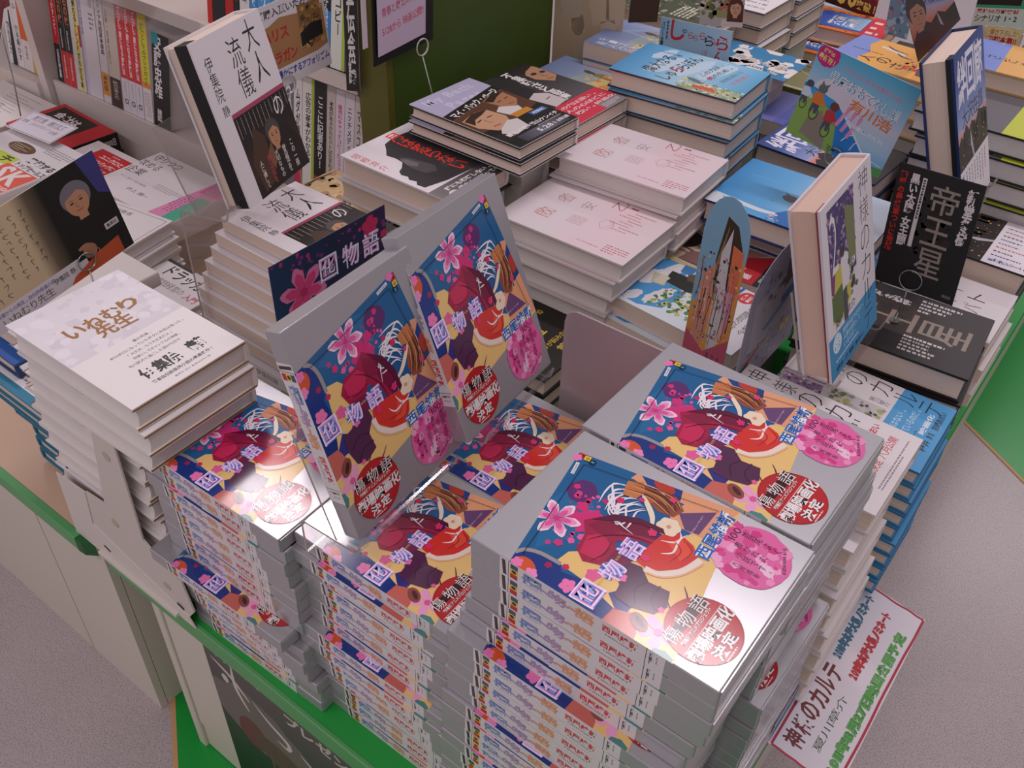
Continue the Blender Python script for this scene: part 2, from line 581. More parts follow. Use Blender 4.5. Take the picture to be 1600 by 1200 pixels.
# ---------------------------------------------------------------- books
class Book:
    """a kind of book: its part meshes are made once and shared by every copy.
    local axes: x = down the front cover, y = across it to the right, z up; origin = middle of the back cover."""
    def __init__(s, kind, w, h, t, art, cover='#e8e2e0', spine='R', style='hard', inner=None, spine_art=None, pages=None, gloss=False,
                 obi=None, name='book', endpaper=None, ends_only=False):
        s.name, s.w, s.h, s.t, s.kind = name, w, h, t, kind
        s.parts = []
        m = M_GLOSS if gloss else M_PRINT
        cc = lin(cover)
        X, Y = h / 2, w / 2
        pg = pages or M_PAGES
        sg = 1 if spine == 'R' else -1
        top = t
        B = Builder()
        if style == 'hard':
            bt = 0.0026
            # cover seen in the y-z plane: boards and rounded spine
            n = 6
            arc = [(Y + 0.0028 * math.sin(math.pi * k / n), t / 2 - (t / 2) * math.cos(math.pi * k / n)) for k in range(n + 1)]
            inn = [(Y - 0.0016, t / 2 + (t / 2 - bt) * math.cos(math.pi * k / n)) for k in range(n + 1)]
            prof = [(-Y, 0)] + arc + [(-Y, t), (-Y, t - bt), (Y - 0.0016, t - bt), (Y - 0.0016, bt), (-Y, bt)]
            if sg < 0:
                prof = [(-p[0], p[1]) for p in reversed(prof)]
            B.prism(prof, -X, X, cc)
            if inner:
                ic = lin(inner)
                e = 0.0003
                for sx in (-1, 1):
                    xa = sx * (X + e)
                    B.box(min(xa, xa - sx * .001), -Y, bt * .55, max(xa, xa - sx * .001), Y, bt + e, ic)
                    B.box(min(xa, xa - sx * .001), -Y, t - bt - e, max(xa, xa - sx * .001), Y, t - bt * .55, ic)
                yo = -sg * (Y + e)
                if not ends_only:
                    B.box(-X, min(yo, yo + sg * .001), bt * .4, X, max(yo, yo + sg * .001), bt + e, ic)
                    B.box(-X, min(yo, yo + sg * .001), t - bt - e, X, max(yo, yo + sg * .001), t - bt * .4, ic)
            B.art(art, lambda a, b: (b - X, a - Y, top), (0, 0, 1))
            s.parts.append(('cover', B.mesh('cover'), [m], None))
            P = Builder()
            ins = 0.003
            y0, y1 = -Y + ins, Y - 0.0018
            fore = [(y0 + 0.0022 * math.sin(math.pi * k / 6), t - bt - (t - 2 * bt) * k / 6) for k in range(7)]
            pr = [(y1, bt), (y1, t - bt)] + fore
            if sg < 0:
                pr = [(-p[0], p[1]) for p in reversed(pr)]
            P.prism(pr, -X + ins, X - ins, (1, 1, 1))
            s.parts.append(('page_block', P.mesh('page_block'), [pg], None))
        elif style == 'soft':
            bt = 0.0005
            prof = [(-Y, 0), (Y, 0), (Y, t), (-Y, t), (-Y, t - bt), (Y - bt, t - bt), (Y - bt, bt), (-Y, bt)]
            if sg < 0:
                prof = [(-p[0], p[1]) for p in reversed(prof)]
            B.prism(prof, -X, X, cc)
            B.art(art, lambda a, b: (b - X, a - Y, top), (0, 0, 1))
            s.parts.append(('cover', B.mesh('cover'), [m], None))
            P = Builder()
            ya, yb = -Y + 0.0005, Y - bt * 1.2
            if sg < 0:
                ya, yb = -yb, -ya
            P.box(-X + 0.0004, ya, bt * 1.1, X - 0.0004, yb, t - bt * 1.1, (1, 1, 1))
            s.parts.append(('page_block', P.mesh('page_block'), [pg], None))
        elif style == 'case':
            bm = bmesh.new()
            add_box(bm, -X, -Y, 0, X - 0.0012, Y, t)
            bmesh.ops.recalc_face_normals(bm, faces=bm.faces)
            bmesh.ops.bevel(bm, geom=list(bm.edges), offset=0.0009, segments=2, affect='EDGES', profile=0.5)
            for f in bm.faces:
                B.face([v.co[:] for v in f.verts], cc, 1)
            bm.free()
            B.art(art, lambda a, b: (b - X, a - Y, top), (0, 0, 1))
            if spine_art:
                B.art(spine_art, lambda a, b: (a - X, -Y, t - b), (0, -1, 0))
            s.parts.append(('slip_case', B.mesh('slip_case'), [M_GLOSS, M_SILVER], None))
            P = Builder()
            P.box(X - 0.0013, -Y + 0.0022, 0.0014, X - 0.0002, Y - 0.0012, t - 0.0014, lin('#8f8b8c'))
            s.parts.append(('inner_book', P.mesh('inner_book'), [M_SILVER], None))
        if style != 'case' and spine_art:
            S = Builder()
            yy = sg * (Y + (0.0031 if style == 'hard' else 0.0001))
            if sg > 0:
                S.art(spine_art, lambda a, b: (a - X, yy, b), (0, 1, 0))
            else:
                S.art(spine_art, lambda a, b: (a - X, yy, t - b), (0, -1, 0))
            s.parts.append(('spine_label', S.mesh('spine_label'), [m], None))
        if obi:
            oy, oart, ocol = obi
            O = Builder()
            e = 0.0006
            pr = [(-Y - e, -e / 3), (Y + e + (.003 if style == 'hard' and sg > 0 else 0), -e / 3), (Y + e + (.003 if style == 'hard' and sg > 0 else 0), t + e), (-Y - e, t + e), (-Y - e, t), (Y + e / 2, t), (Y + e / 2, 0), (-Y - e, 0)]
            if sg < 0:
                pr = [(-p[0], p[1]) for p in reversed(pr)]
            O.prism(pr, oy - X, X - 0.0005, lin(ocol))
            O.art(oart, lambda a, b: (b - X + oy, a - Y, t + e), (0, 0, 1))
            s.parts.append(('paper_band', O.mesh('paper_band'), [m], None))
        if endpaper:
            E = Builder()
            z0 = t * endpaper[1]
            ye = -sg * (Y + .0002)
            E.box(-X + .0006, min(ye, ye + sg * .02), z0, X - .0006, max(ye, ye + sg * .02), t - .0030, lin(endpaper[0]))
            s.parts.append(('endpaper', E.mesh('endpaper'), [M_PRINT], None))
        s.step = t + (0.0007 if obi else 0.0001) + 0.0009
    def place(s, mtx, label, group=None, cat='book'):
        root = bpy.data.objects.new(s.name, None)
        root.empty_display_size = 0.03
        COL.objects.link(root)
        root.matrix_world = mtx
        for (n, me, ms, _) in s.parts:
            if not me.materials:
                for m in ms:
                    me.materials.append(m)
            o = bpy.data.objects.new(n, me)
            COL.objects.link(o)
            o.parent = root
        tag(root, label, cat, group)
        return root
    def lie(s, tl, yaw, label, group=None, dz=0.0):
        """lying face up, tl = top-left corner of the front cover (world), z = its height."""
        a = math.radians(yaw)
        c, sn = math.cos(a), math.sin(a)
        x = tl[0] + c * s.h / 2 - sn * s.w / 2
        y = tl[1] + sn * s.h / 2 + c * s.w / 2
        return s.place(Matrix.Translation((x, y, tl[2] - s.t + dz)) @ Matrix.Rotation(a, 4, 'Z'), label, group)
    def lean(s, tl, yaw, tilt, label, group=None, roll=0.0):
        """propped up, tl = top-left corner of the front cover."""
        yw, tt, rl = (math.radians(v) for v in (yaw, tilt, roll))
        rt = Vector((-math.sin(yw), math.cos(yw), 0))
        dn = Vector((math.cos(yw), math.sin(yw), 0)) * math.cos(tt) - Vector((0, 0, 1)) * math.sin(tt)
        r2 = rt * math.cos(rl) + dn * math.sin(rl)
        d2 = -rt * math.sin(rl) + dn * math.cos(rl)
        n = d2.cross(r2)
        m = Matrix((d2, r2, n)).transposed().to_4x4()
        m.translation = Vector(tl) + d2 * s.h / 2 + r2 * s.w / 2 - n * s.t
        return s.place(m, label, group)
ORD = ['top', 'second', 'third', 'fourth', 'fifth', 'sixth', 'seventh', 'eighth', 'ninth', 'tenth', 'eleventh', 'twelfth', 'thirteenth', 'fourteenth',
       'fifteenth', 'sixteenth', 'seventeenth', 'eighteenth', 'nineteenth', 'twentieth', 'twenty-first', 'twenty-second', 'twenty-third', 'twenty-fourth']
TABLE = 0.365
def stack(b, tl, yaw, n, desc, where, offs=None, jit=0.0015, yj=0.5, seed=1, toplabel=None, plinth=True):
    """a pile of n copies, listed from the top one down. offs: {level: (dx, dy, dyaw)} also moves every lower one."""
    rd = random.Random(seed)
    ox = oy = ow = 0.0
    grp = desc + ' copies in ' + where
    z = tl[2]
    for k in range(n):
        if offs and k in offs:
            ox, oy, ow = (list(offs[k]) + [0, 0, 0])[:3]
        jx, jy, jw = (0, 0, 0) if k == 0 else (rd.uniform(-jit, jit), rd.uniform(-jit, jit), rd.uniform(-yj, yj))
        lab = (toplabel or f'{desc}, topmost in {where}') if k == 0 else f'{desc}, {ORD[k]} from top in {where}'
        b.lie((tl[0] + ox + jx, tl[1] + oy + jy, z), yaw + ow + jw, lab, grp)
        z -= b.step
    z += b.step - b.t
    if plinth and z - TABLE > 0.006:
        a = math.radians(yaw)
        c, sn = math.cos(a), math.sin(a)
        cx = tl[0] + ox + c * b.h / 2 - sn * b.w / 2
        cy = tl[1] + oy + sn * b.h / 2 + c * b.w / 2
        bm = bmesh.new()
        add_box(bm, -b.h / 2 + .012, -b.w / 2 + .012, TABLE, b.h / 2 - .012, b.w / 2 - .012, z - .0004)
        o = link('plinth', bm_mesh(bm, 'plinth'), [M_PLINTH], None, Matrix.Translation((cx, cy, 0)) @ Matrix.Rotation(a, 4, 'Z'))
        struct(o)

# ================================================================= the setting
bm = bmesh.new()
add_box(bm, -4, -2.5, -0.05, 3.5, 5.5, 0)
struct(link('floor', bm_mesh(bm, 'floor'), [M_FLOOR]))
def floor_patch(name, pts, m, z=0.0012):
    bm = bmesh.new()
    add_prism(bm, pts, 'z', 0.0002, z)
    return struct(link(name, bm_mesh(bm, name), [m]))
D = Vector((0.82, -0.58))
L1, L2 = Vector((-0.803, 0.310)), Vector((-0.076, 1.676))
def band(name, p, side, width, m, z):
    n = Vector((0.58, 0.82)) * side
    a, b = p - D * 2.2, p + D * 2.2
    floor_patch(name, [tuple(a), tuple(b), tuple(b + n * width), tuple(a + n * width)], m, z)
band('floor_green_front', L1, 1, 0.42, M_GFLOOR, 0.0012)
band('floor_green_back', L2, 1, 1.1, M_GFLOOR, 0.0012)
band('trim_1', L1, -1, 0.007, M_TAN, 0.0016)
band('trim_2', L2, -1, 0.007, M_TAN, 0.0016)

# the two table units
tb = tag(empty('display_table', (-0.436, 1.45, 0)), 'long low cream display table with green top carrying the piles of books', 'display table')
def child(o, par):
    o.parent = par
    o.location = -par.location
    return o
child(box_obj('table_top', -0.800, 0.301, 0.340, -0.0745, 2.60, TABLE, M_GTOP), tb)
child(box_obj('edge_trim', -0.802, 0.2955, 0.337, -0.0745, 0.3015, TABLE + 0.001, M_TRIM, bevel=0.0015), tb)['label'] = 'dull green plastic edge strip'
child(box_obj('carcass', -0.600, 0.318, 0.0, -0.095, 2.58, 0.340, M_CREAM), tb)
child(box_obj('corner_post', -0.7385, 0.301, 0.0, -0.7235, 0.60, 0.340, M_CREAM, bevel=0.002), tb)
child(box_obj('front_panel', -0.7225, 0.304, 0.062, -0.100, 0.318, 0.339, M_CREAM, bevel=0.0008), tb)
child(box_obj('kick_board', -0.7225, 0.306, 0.004, -0.100, 0.320, 0.060, M_CREAM, bevel=0.0008), tb)
child(prism_obj('shelf_lip', [(0.290, 0.366), (0.296, 0.366), (0.296, 0.372), (0.290, 0.3705)], 'x', -0.805, -0.66, M_STEEL), tb)

lt = tag(empty('display_counter', (-1.38, 0.6, 0)), 'cream display counter with brown worn top left of the green table', 'display counter')
child(box_obj('counter_top', -2.30, 0.297, 0.345, -0.822, 0.898, TABLE, M_TOP), lt)
child(box_obj('edge_trim', -2.30, 0.2865, 0.342, -0.850, 0.2972, TABLE + 0.001, M_TRIM, bevel=0.0012), lt)
child(prism_obj('trim_end_cap', [(-0.850, 0.2865), (-0.850, 0.2972), (-0.824, 0.2972), (-0.838, 0.2875)], 'z', 0.342, TABLE, mat('dark_green_plastic', '#0f5a24', 0.5)), lt)
child(box_obj('front_panel', -0.985, 0.2995, 0.0, -0.8215, 0.31, 0.344, M_CREAM), lt)
child(box_obj('front_panel', -2.30, 0.2995, 0.0, -0.988, 0.31, 0.344, M_CREAM), lt)
child(box_obj('carcass', -2.29, 0.311, 0.0, -0.8215, 0.905, 0.344, M_CREAM), lt)

# bookcase behind
SY, SX = 0.912, -0.895
bc = tag(empty('bookcase', (-1.5, 1.1, 0)), 'white bookcase with olive green end panel behind the flat books', 'bookcase')
child(box_obj('end_panel', SX - 0.03, SY + 0.012, 0.0, SX, 1.305, 1.5, M_GREEN), bc)['label'] = 'dark olive green end panel'
child(box_obj('end_post', SX - 0.058, SY - 0.002, 0.0, SX, SY + 0.012, 1.5, M_POST, bevel=0.001), bc)['label'] = 'olive green front post, lit face painted lighter'
child(box_obj('back_panel', -2.3, 1.295, 0.0, SX - 0.031, 1.305, 1.5, M_SHELF), bc)
child(prism_obj('shelf_board', [(SY, 0.4745), (SY + .006, 0.4745), (SY + .006, .4695), (1.294, .436), (1.294, .416), (SY, 0.416)], 'x', -1.832, SX - 0.06, M_SHELF), bc)
child(prism_obj('shelf_board', [(SY - .02, 0.4645), (1.294, .430), (1.294, .410), (SY - .02, 0.41)], 'x', -2.3, -1.862, M_SHELF), bc)
child(prism_obj('shelf_board', [(SY - .003, 0.712), (SY + .004, 0.712), (SY + .004, .706), (1.294, .668), (1.294, .650), (SY - .003, 0.690)], 'x', -2.3, SX - 0.06, M_SHELF), bc)
child(box_obj('divider_board', -1.862, SY - 0.012, 0.0, -1.836, 1.294, 1.5, M_SHELF), bc)
child(box_obj('front_board', -2.3, SY, 0.0, SX - 0.06, SY + 0.01, 0.415, M_SHELF), bc)
rail = prism_obj('price_rail', [(SY - .006, .714), (SY - .0045, .714), (SY - .012, .672), (SY - .0135, .672)], 'x', -1.66, -1.30, M_ACRYL)
tag(rail, 'clear acrylic price rail along the white upper shelf edge', 'price rail')

# ================================================================= books standing in the bookcase
def upright(x, wd, h, art, label, lean=9.0, y=SY + 0.006, z=0.4752, depth=0.13, cover='#ddd6d4', group=None, name='upright_book', twist=0.0, soft=True):
    B = Builder()
    cc = lin(cover)
    n = 5
    bul = 0.0
    pr = [(0, wd)] + [(-bul * math.sin(math.pi * k / n), wd - wd * k / n) for k in range(1, n)] + [(0, 0)]
    # outline in (x, y): spine toward -y, extruded up z
    o2 = [(p[1], p[0]) for p in pr]
    bt = 0.0012
    out = [(0, depth)] + [(a, b) for a, b in reversed(o2)] + [(wd, depth), (wd - bt, depth), (wd - bt, bt), (bt, bt), (bt, depth)]
    m = len(out)
    B.face([(p[0], p[1], h) for p in out], cc)
    B.face([(p[0], p[1], 0) for p in reversed(out)], cc)
    for i in range(m):
        p, q = out[i], out[(i + 1) % m]
        B.face([(p[0], p[1], 0), (q[0], q[1], 0), (q[0], q[1], h), (p[0], p[1], h)], cc)
    B.art(art, lambda a, b: (a, -bul * math.sin(math.pi * min(1, max(0, a / wd))), h - b), (0, -1, 0))
    P = Builder()
    P.box(bt, bt, 0.002, wd - bt, depth - 0.002, h - 0.003, (1, 1, 1))
    root = empty(name)
    root.matrix_world = Matrix.Translation((x, y, z)) @ Matrix.Rotation(-math.radians(lean), 4, 'X') @ Matrix.Rotation(math.radians(twist), 4, 'Y')
    link('cover', B.mesh('cover'), [M_PRINT], root)
    link('page_block', P.mesh('page_block'), [M_PAGES], root)
    return tag(root, label, 'book', group or 'spines standing in the bookcase')
def spine(wd, h, base, *bands):
    a = Art(wd * 1000, h * 1000, base)
    for (y0, y1, c) in bands:
        a.rect(0, y0 * h * 1000, wd * 1000, (y1 - y0) * h * 1000, c)
    return a
def vt(a, t, x0, y0, w, h, c, bold=0.02, **k):
    a.text(t, a.w * x0, a.h * y0, a.w * w, a.h * h, c, bold, vert=True, **k)
    return a
H1 = 0.192
def shelf_low():
    # first bay
    a = spine(.033, .19, '#dcd6d6', (.42, 1, '#e2dcdc'))
    a.poly([(12, 190), (20, 80), (25, 80), (30, 190)], '#15161a')
    a.poly([(0, 0), (33, 0), (33, 70), (0, 85)], '#7d1a1e')
    vt(a, '飽きる力', .15, .55, .35, .35, '#222222')
    upright(-2.000, .033, .19, a, 'white spine with black wedge and dark red top, outermost on the shelf', z=.4655)
    a = spine(.02, .19, '#e0dada')
    vt(vt(a, 'ソーシャル', .2, .04, .6, .35, '#33343a'), '個を動かす', .2, .55, .6, .38, '#202024')
    upright(-1.966, .02, .19, a, 'white spine with black vertical title beside the orange spine', z=.4655)
    a = spine(.034, .19, '#ded2ce', (0, .68, '#d9601c'))
    vt(vt(a, 'このまちに', .3, .03, .4, .4, '#f2e6dc'), '教文', .3, .74, .3, .14, '#4a3a38')
    upright(-1.945, .034, .19, a, 'rounded orange spine with pale pink lower third', soft=False, z=.4655)
    a = spine(.028, .18, '#cfcad4', (.55, 1, '#d9a11e'))
    vt(a, '考え方', .2, .30, .4, .22, '#2b2b33')
    vt(a, '仕事術', .35, .62, .4, .3, '#4a3a10')
    upright(-1.910, .028, .18, a, 'pale grey spine with mustard yellow lower half', z=.4655)
    a = spine(.018, .105, '#9e1c22')
    vt(a, '企画の教科書', .25, .08, .5, .6, '#e7c9c4')
    upright(-1.8790, .016, .105, a, 'short dark red booklet leaning beside the tall white divider', z=.4655, cover='#a03038')
    # second bay
    a = spine(.021, .20, '#c21f26', (.63, 1, '#141414'))
    vt(vt(a, '人を動かすコピー', .3, .05, .4, .5, '#f0d6d2'), '広告批評論集', .3, .68, .4, .28, '#e6e0e0')
    upright(-1.820, .021, .20, a, 'red spine with black foot, first after the white divider')
    for i in range(2):
        a = spine(.0205, H1, '#1a1816', (.66, 1, '#cf2026'))
        vt(a, '左右の銘', .2, .0, .6, .40, '#c8703a', .03)
        vt(a, '増補新版名言', .25, .44, .25, .19, '#d8d4d2')
        vt(a, '名言を読む本', .3, .70, .28, .24, '#f0d8d4')
        upright(-1.7975 + i * .0215, .0205, H1, a, 'black spine with orange title and red foot, ' + ('nearer the white divider' if i == 0 else 'beside the yellow and white spine'))
    a = spine(.031, .197, '#d8d2cc')
    a.rect(14, 0, 10, 197, '#e3cf3c')
    a.specks(0, 0, 14, 197, 60, ['#8a8a90', '#a9a3b2'], .4, 1.2)
    vt(a, '売れるトレンドがわかる本', .42, .12, .32, .85, '#2a2416', .03)
    a.rect(25, 70, 6, 40, '#a8242c')
    upright(-1.7545, .031, .197, a, 'speckled white spine with yellow strip and black title')
    a = spine(.050, .205, '#d9d3da', (0, 1, '#dcd6dc'))
    a.rect(0, 0, 9, 205, '#c9c2d2')
    vt(a, '広告大事典', .05, .05, .1, .4, '#7b6c9a')
    a.greek(32, 20, 12, 16, 9, '#39343c', True, 3, .6)
    a.greek(30, 44, 16, 34, 4, '#8b848e')
    upright(-1.7195, .050, .205, a, 'thick white slipcased book with a barcode on it')
    a = spine(.023, .205, '#d6cfd0', (.72, .93, '#d99428'))
    vt(a, 'メディア用語基本事典', .25, .06, .5, .5, '#3a3430')
    vt(a, '最新版', .2, .75, .6, .14, '#6b3a10')
    upright(-1.6665, .023, .205, a, 'white spine with an orange band near its foot')
    a = spine(.034, .197, '#cdbfb2', (.72, 1, '#3a2a1e'))
    vt(a, '白本・宮本を語る', .1, .10, .22, .5, '#8a7868')
    vt(a, '時代を変えた', .25, .75, .5, .17, '#c8b8a8')
    upright(-1.6405, .034, .197, a, 'rounded cream spine with dark brown foot', soft=False)
    for i, w in enumerate(('beside the cream and brown spine', 'between two like it', 'beside the yellow spine')):
        a = spine(.0205, .197, '#d2252c', (.68, 1, '#d9d4da'))
        vt(a, 'プロ建築家になる勉強法', .28, .03, .46, .62, '#f4dad8', .03)
        a.greek(8, 140, 5, 26, 2, '#8a8690', True, i)
        a.text('CI', 5, 172, 11, 10, '#1a1a1e', .05)
        upright(-1.6035 + i * .0213, .0205, .197, a, 'red spine with white foot, ' + w)
    a = spine(.024, .192, '#d8c92e', (.68, 1, '#dcd8d8'))
    a.rect(0, 120, 24, 10, '#e08a3c')
    vt(a, '建築としてのブックガイド', .25, .08, .5, .58, '#4f7f2c', .03)
    a.greek(3, 138, 18, 46, 4, '#b89a9a', True)
    upright(-1.538, .024, .192, a, 'yellow spine with green title beside the black spine')
    a = spine(.048, .172, '#1c1c1c')
    vt(a, '安藤忠雄', .1, .02, .45, .66, '#e6e2e0', .02)
    vt(a, '建築', .2, .80, .3, .14, '#d8d4d2')
    a.rect(0, 0, 18, 22, '#1f8f94')
    upright(-1.511, .040, .172, a, 'black spine with white vertical name, last before the propped book', soft=False, twist=4)
    # third bay, right of the propped book
    specs = [(-1.160, .024, '#77737a', '#e8e4e4', 'ついに', 'grey spine under the hand-lettered card', None),
             (-1.135, .019, '#e2dedd', '#1d1b1a', 'ムダが消える', 'white spine with bold black title ending in a red line', ('#c03a50', .55)),
             (-1.115, .026, '#e4e2da', '#2b2b22', '広告の基本がわかる本', 'white spine edged with lime green', ('#a8c23a', None)),
             (-1.088, .027, '#1d1a18', '#e4e0dc', 'ここに記者あり！', 'black spine with red foot under the upper shelf', ('#c4161c', .80)),
             (-1.060, .018, '#c9bdb2', '#3a332e', '本音があるからヒットは生まれる', 'beige grey spine with small spaced title', None),
             (-1.041, .019, '#ddd2da', '#c0306a', '高売れキャッチコピーがスラスラ', 'white spine with pink title and blue foot', ('#4aa4d8', .85)),
             (-1.021, .020, '#ded4dc', '#332c33', 'ニッチメディア広告術', 'pinkish white spine with a red round seal', ('#c8384a', 'dot')),
             (-1.000, .018, '#cec4c0', '#4a423e', 'マスコミ崩壊', 'pale grey spine next to the last white spine', None),
             (-.981, .024, '#ddd6d4', '#25262c', '現代広告論', 'white spine with red swirl touching the green post', ('#c84a34', 'top'))]
    for (x, wd, c, tc, t, lab, ex) in specs:
        a = spine(wd, H1, c)
        W_ = wd * 1000
        vt(a, t, .25, .12 if ex is None or ex[1] != 'top' else .24, .5, .60, tc, .02)
        if ex:
            if ex[1] is None:
                a.rect(W_ * .78, 0, W_ * .22, 192, ex[0])
            elif ex[1] == 'dot':
                a.ell(W_ * .5, 150, W_ * .38, W_ * .38, ex[0])
            elif ex[1] == 'top':
                a.ell(W_ * .5, 25, 5, 5, ex[0])
                a.ell(W_ * .58, 23, 2.4, 2.4, c)
            else:
                a.rect(0, 192 * ex[1], W_, 192 * (1 - ex[1]), ex[0])
        upright(x, wd, H1, a, lab)
def shelf_high():
    z = .7128
    specs = [(-1.292, .012, '#c8281e', '#e8d020', '広告年鑑', 'red and yellow spine at the near end of the upper shelf'),
             (-1.279, .030, '#1c1a18', '#e8e4e0', '宣伝事典', 'black spine with white title on the upper shelf'),
             (-1.248, .019, '#b81c1c', '#1a1414', '広報', 'red and black spine on the upper shelf'),
             (-1.228, .012, '#1a1818', '#d8d4d2', '営業論', 'thin black spine on the upper shelf'),
             (-1.214, .022, '#ddd8d6', '#777777', '企画', 'white spine behind the hand-lettered card'),
             (-1.190, .016, '#3c8ac4', '#dfe8f0', '戦略', 'mid blue spine on the upper shelf'),
             (-1.173, .030, '#4a98d0', '#e8f0f4', 'マーケ', 'wide light blue spine on the upper shelf'),
             (-1.142, .030, '#4f9ac8', '#e8f0f4', '入門', 'second light blue spine on the upper shelf'),
             (-1.066, .026, '#3fa0d4', '#d8d060', 'コトラー', 'light blue spine with yellow head beside the card'),
             (-1.039, .021, '#2a86c8', '#e6ecf0', '広告の教科書', 'blue spine with black head and foot'),
             (-1.017, .028, '#e4e4d8', '#24303a', '広告コピー', 'white and lime spine touching the black banner')]
    for (x, wd, c, tc, t, lab) in specs:
        a = spine(wd, .195, c)
        if 'yellow head' in lab:
            a.rect(0, 0, wd * 1000, 130, '#c8b84a')
        if 'black head' in lab:
            a.rect(0, 0, wd * 1000, 118, '#16181c')
            a.rect(0, 168, wd * 1000, 27, '#16181c')
        if 'lime' in lab:
            a.rect(22, 0, 6, 195, '#b4cf52')
        vt(a, t, .25, .30, .5, .45, tc, .02)
        upright(x, wd, .195, a, lab, z=z, cover=c)
shelf_low()
shelf_high()

# ================================================================= cover artwork
def art_silver():
    a = Art(139, 193)
    Q = [(-0.5, 34), (116.4, 11.3), (138.6, 135), (-0.5, 160)]
    a.clip = Q
    a.poly(Q, '#1d5a94')
    a.poly([(0, 30), (60, 20), (117, 10), (128, 60), (100, 70), (60, 74), (30, 62)], '#1a5f92')
    a.poly([(20, 40), (64, 22), (92, 30), (70, 60), (40, 52)], '#22699c')
    a.poly([(0, 34), (12, 31), (20, 44), (22, 60), (15, 66), (19, 84), (12, 110), (-1, 112)], '#17357f')
    a.poly([(20, 58), (32, 60), (46, 76), (70, 104), (104, 120), (140, 132), (140, 136), (-1, 162), (-1, 112), (12, 109), (18, 84)], '#ecc47c')
    a.poly([(-1, 108), (12, 109), (17, 122), (8, 130), (-1, 132)], '#c9685c')
    a.poly([(12, 110), (20, 100), (26, 104), (22, 118), (15, 118)], '#33327e')
    a.poly([(118, 56), (128, 58), (140, 135), (100, 128), (98, 100), (108, 96), (120, 100)], '#e3a077')
    a.poly([(110, 101), (128, 122), (101, 122), (99, 112)], '#6a4672')
    a.poly([(126, 60), (132, 92), (121, 96), (117, 84), (119, 70)], '#1f3f86')
    a.ell(126, 80, 5, 9, '#bb3a2c', 10)
    a.ell(3, 44, 7, 9, '#d4572c', 20)
    a.stroke([(9, 32), (15, 36), (19, 46), (20, 62)], 3.2, '#9b9794')
    a.ell(84, 36, 11.5, 11, '#5a2c6c', 0, wob=.12)
    a.specks(40, 34, 48, 30, 60, ['#d83c86', '#c02a6a', '#e860a0'], .8, 3.0, 5)
    for (x, y, r) in ((60, 46, 6), (66, 52, 7), (56, 54, 6), (72, 44, 5), (70, 56, 6)):
        a.flower(x, y, r, '#d42f78', 5, x * 7)
    # draped crimson cloth and plum ribbon cloth
    a.poly([(62, 52), (75, 62), (84, 78), (86, 98), (82, 107), (74, 108), (70, 92), (60, 80), (50, 86), (36, 84), (31, 72), (38, 62), (52, 60)], '#a21d44')
    a.poly([(72, 66), (84, 84), (86, 100), (79, 104), (75, 92), (70, 80)], '#76133a')
    a.poly([(36, 66), (52, 62), (60, 70), (54, 80), (38, 80)], '#c92a58')
    a.poly([(60, 56), (72, 64), (70, 78), (58, 72)], '#8a1a40')
    a.poly([(79, 100), (86, 98), (88, 106), (82, 110), (76, 108)], '#2a2a66')
    a.poly([(50, 96), (40, 92), (30, 102), (20, 104), (19, 116), (24, 132), (34, 136), (46, 131), (44, 116), (52, 106)], '#552a4c')
    a.stroke([(44, 116), (34, 112), (24, 118)], 1.2, '#3e1c3a')
    a.stroke([(46, 124), (34, 124), (27, 131)], 1.2, '#3e1c3a')
    a.stroke([(42, 130), (34, 140), (46, 144), (56, 136)], 1.6, '#5c2c40', True)
    a.poly([(86, 102), (94, 110), (90, 124), (82, 132), (68, 128), (52, 112), (54, 100), (70, 100)], '#d5352e')
    a.poly([(82, 108), (90, 114), (84, 128), (72, 124), (78, 114)], '#e5503c')
    a.stroke([(52, 108), (54, 118), (66, 129), (82, 134)], 5.0, '#efdcd0')
    a.stroke([(50, 111), (53, 121), (64, 131), (80, 137)], 1.5, '#e7b58e')
    # swirl of brown leaves and cream blossom
    a.poly([(113, 58), (121, 74), (123, 92), (114, 103), (104, 100), (102, 88), (108, 74)], '#94503c')
    a.poly([(113, 60), (118, 74), (112, 86), (106, 80)], '#b86c48')
    a.poly([(119, 78), (122, 92), (114, 101), (110, 92)], '#7c4034')
    for i in range(6):
        a.stroke([(108 + i * 1.6, 62 + i), (112 + i, 76 + i * 3), (107 + i, 92 + i)], 1.1, ['#c98a5c', '#6d352c'][i % 2], True)
    a.flower(94, 102, 9, '#f0dcc0', 6, 10, '#d89a80', .5)
    a.stroke([(110, 70), (104, 78), (95, 88), (84, 94)], 4.2, '#f0dfc4', True)
    rd = random.Random(3)
    for i in range(15):
        x0, y0 = 110 - i * .9, 58 + i * 1.7
        a.stroke([(x0, y0), (x0 - rd.uniform(4, 10), y0 - rd.uniform(4, 12)), (x0 - rd.uniform(12, 22), y0 - rd.uniform(2, 14)), (x0 - rd.uniform(22, 30), y0 + rd.uniform(-8, 6))], 1.5, '#eee6ea', True)
    a.stroke([(112, 62), (118, 66), (120, 78), (117, 90)], 1.0, '#eee6ea', True)
    a.stroke([(96, 110), (90, 114), (84, 112), (80, 104)], 1.6, '#f2e6e6', True)
    a.stroke([(96, 116), (88, 114), (76, 116), (70, 110)], 1.6, '#f2e6e6', True)
    a.poly([(40, 84), (52, 84), (66, 90), (70, 100), (56, 100), (46, 96)], '#7c1c48')
    a.poly([(66, 56), (80, 66), (88, 82), (90, 100), (86, 104), (84, 86), (76, 72)], '#5c1236')
    a.stroke([(48, 64), (60, 72), (70, 86), (74, 102)], 1.0, '#5c1236', True)
    a.stroke([(34, 76), (46, 80), (58, 78)], 1.0, '#7a1238', True)
    a.poly([(100, 60), (114, 56), (120, 66), (112, 72), (102, 70)], '#c87a4a')
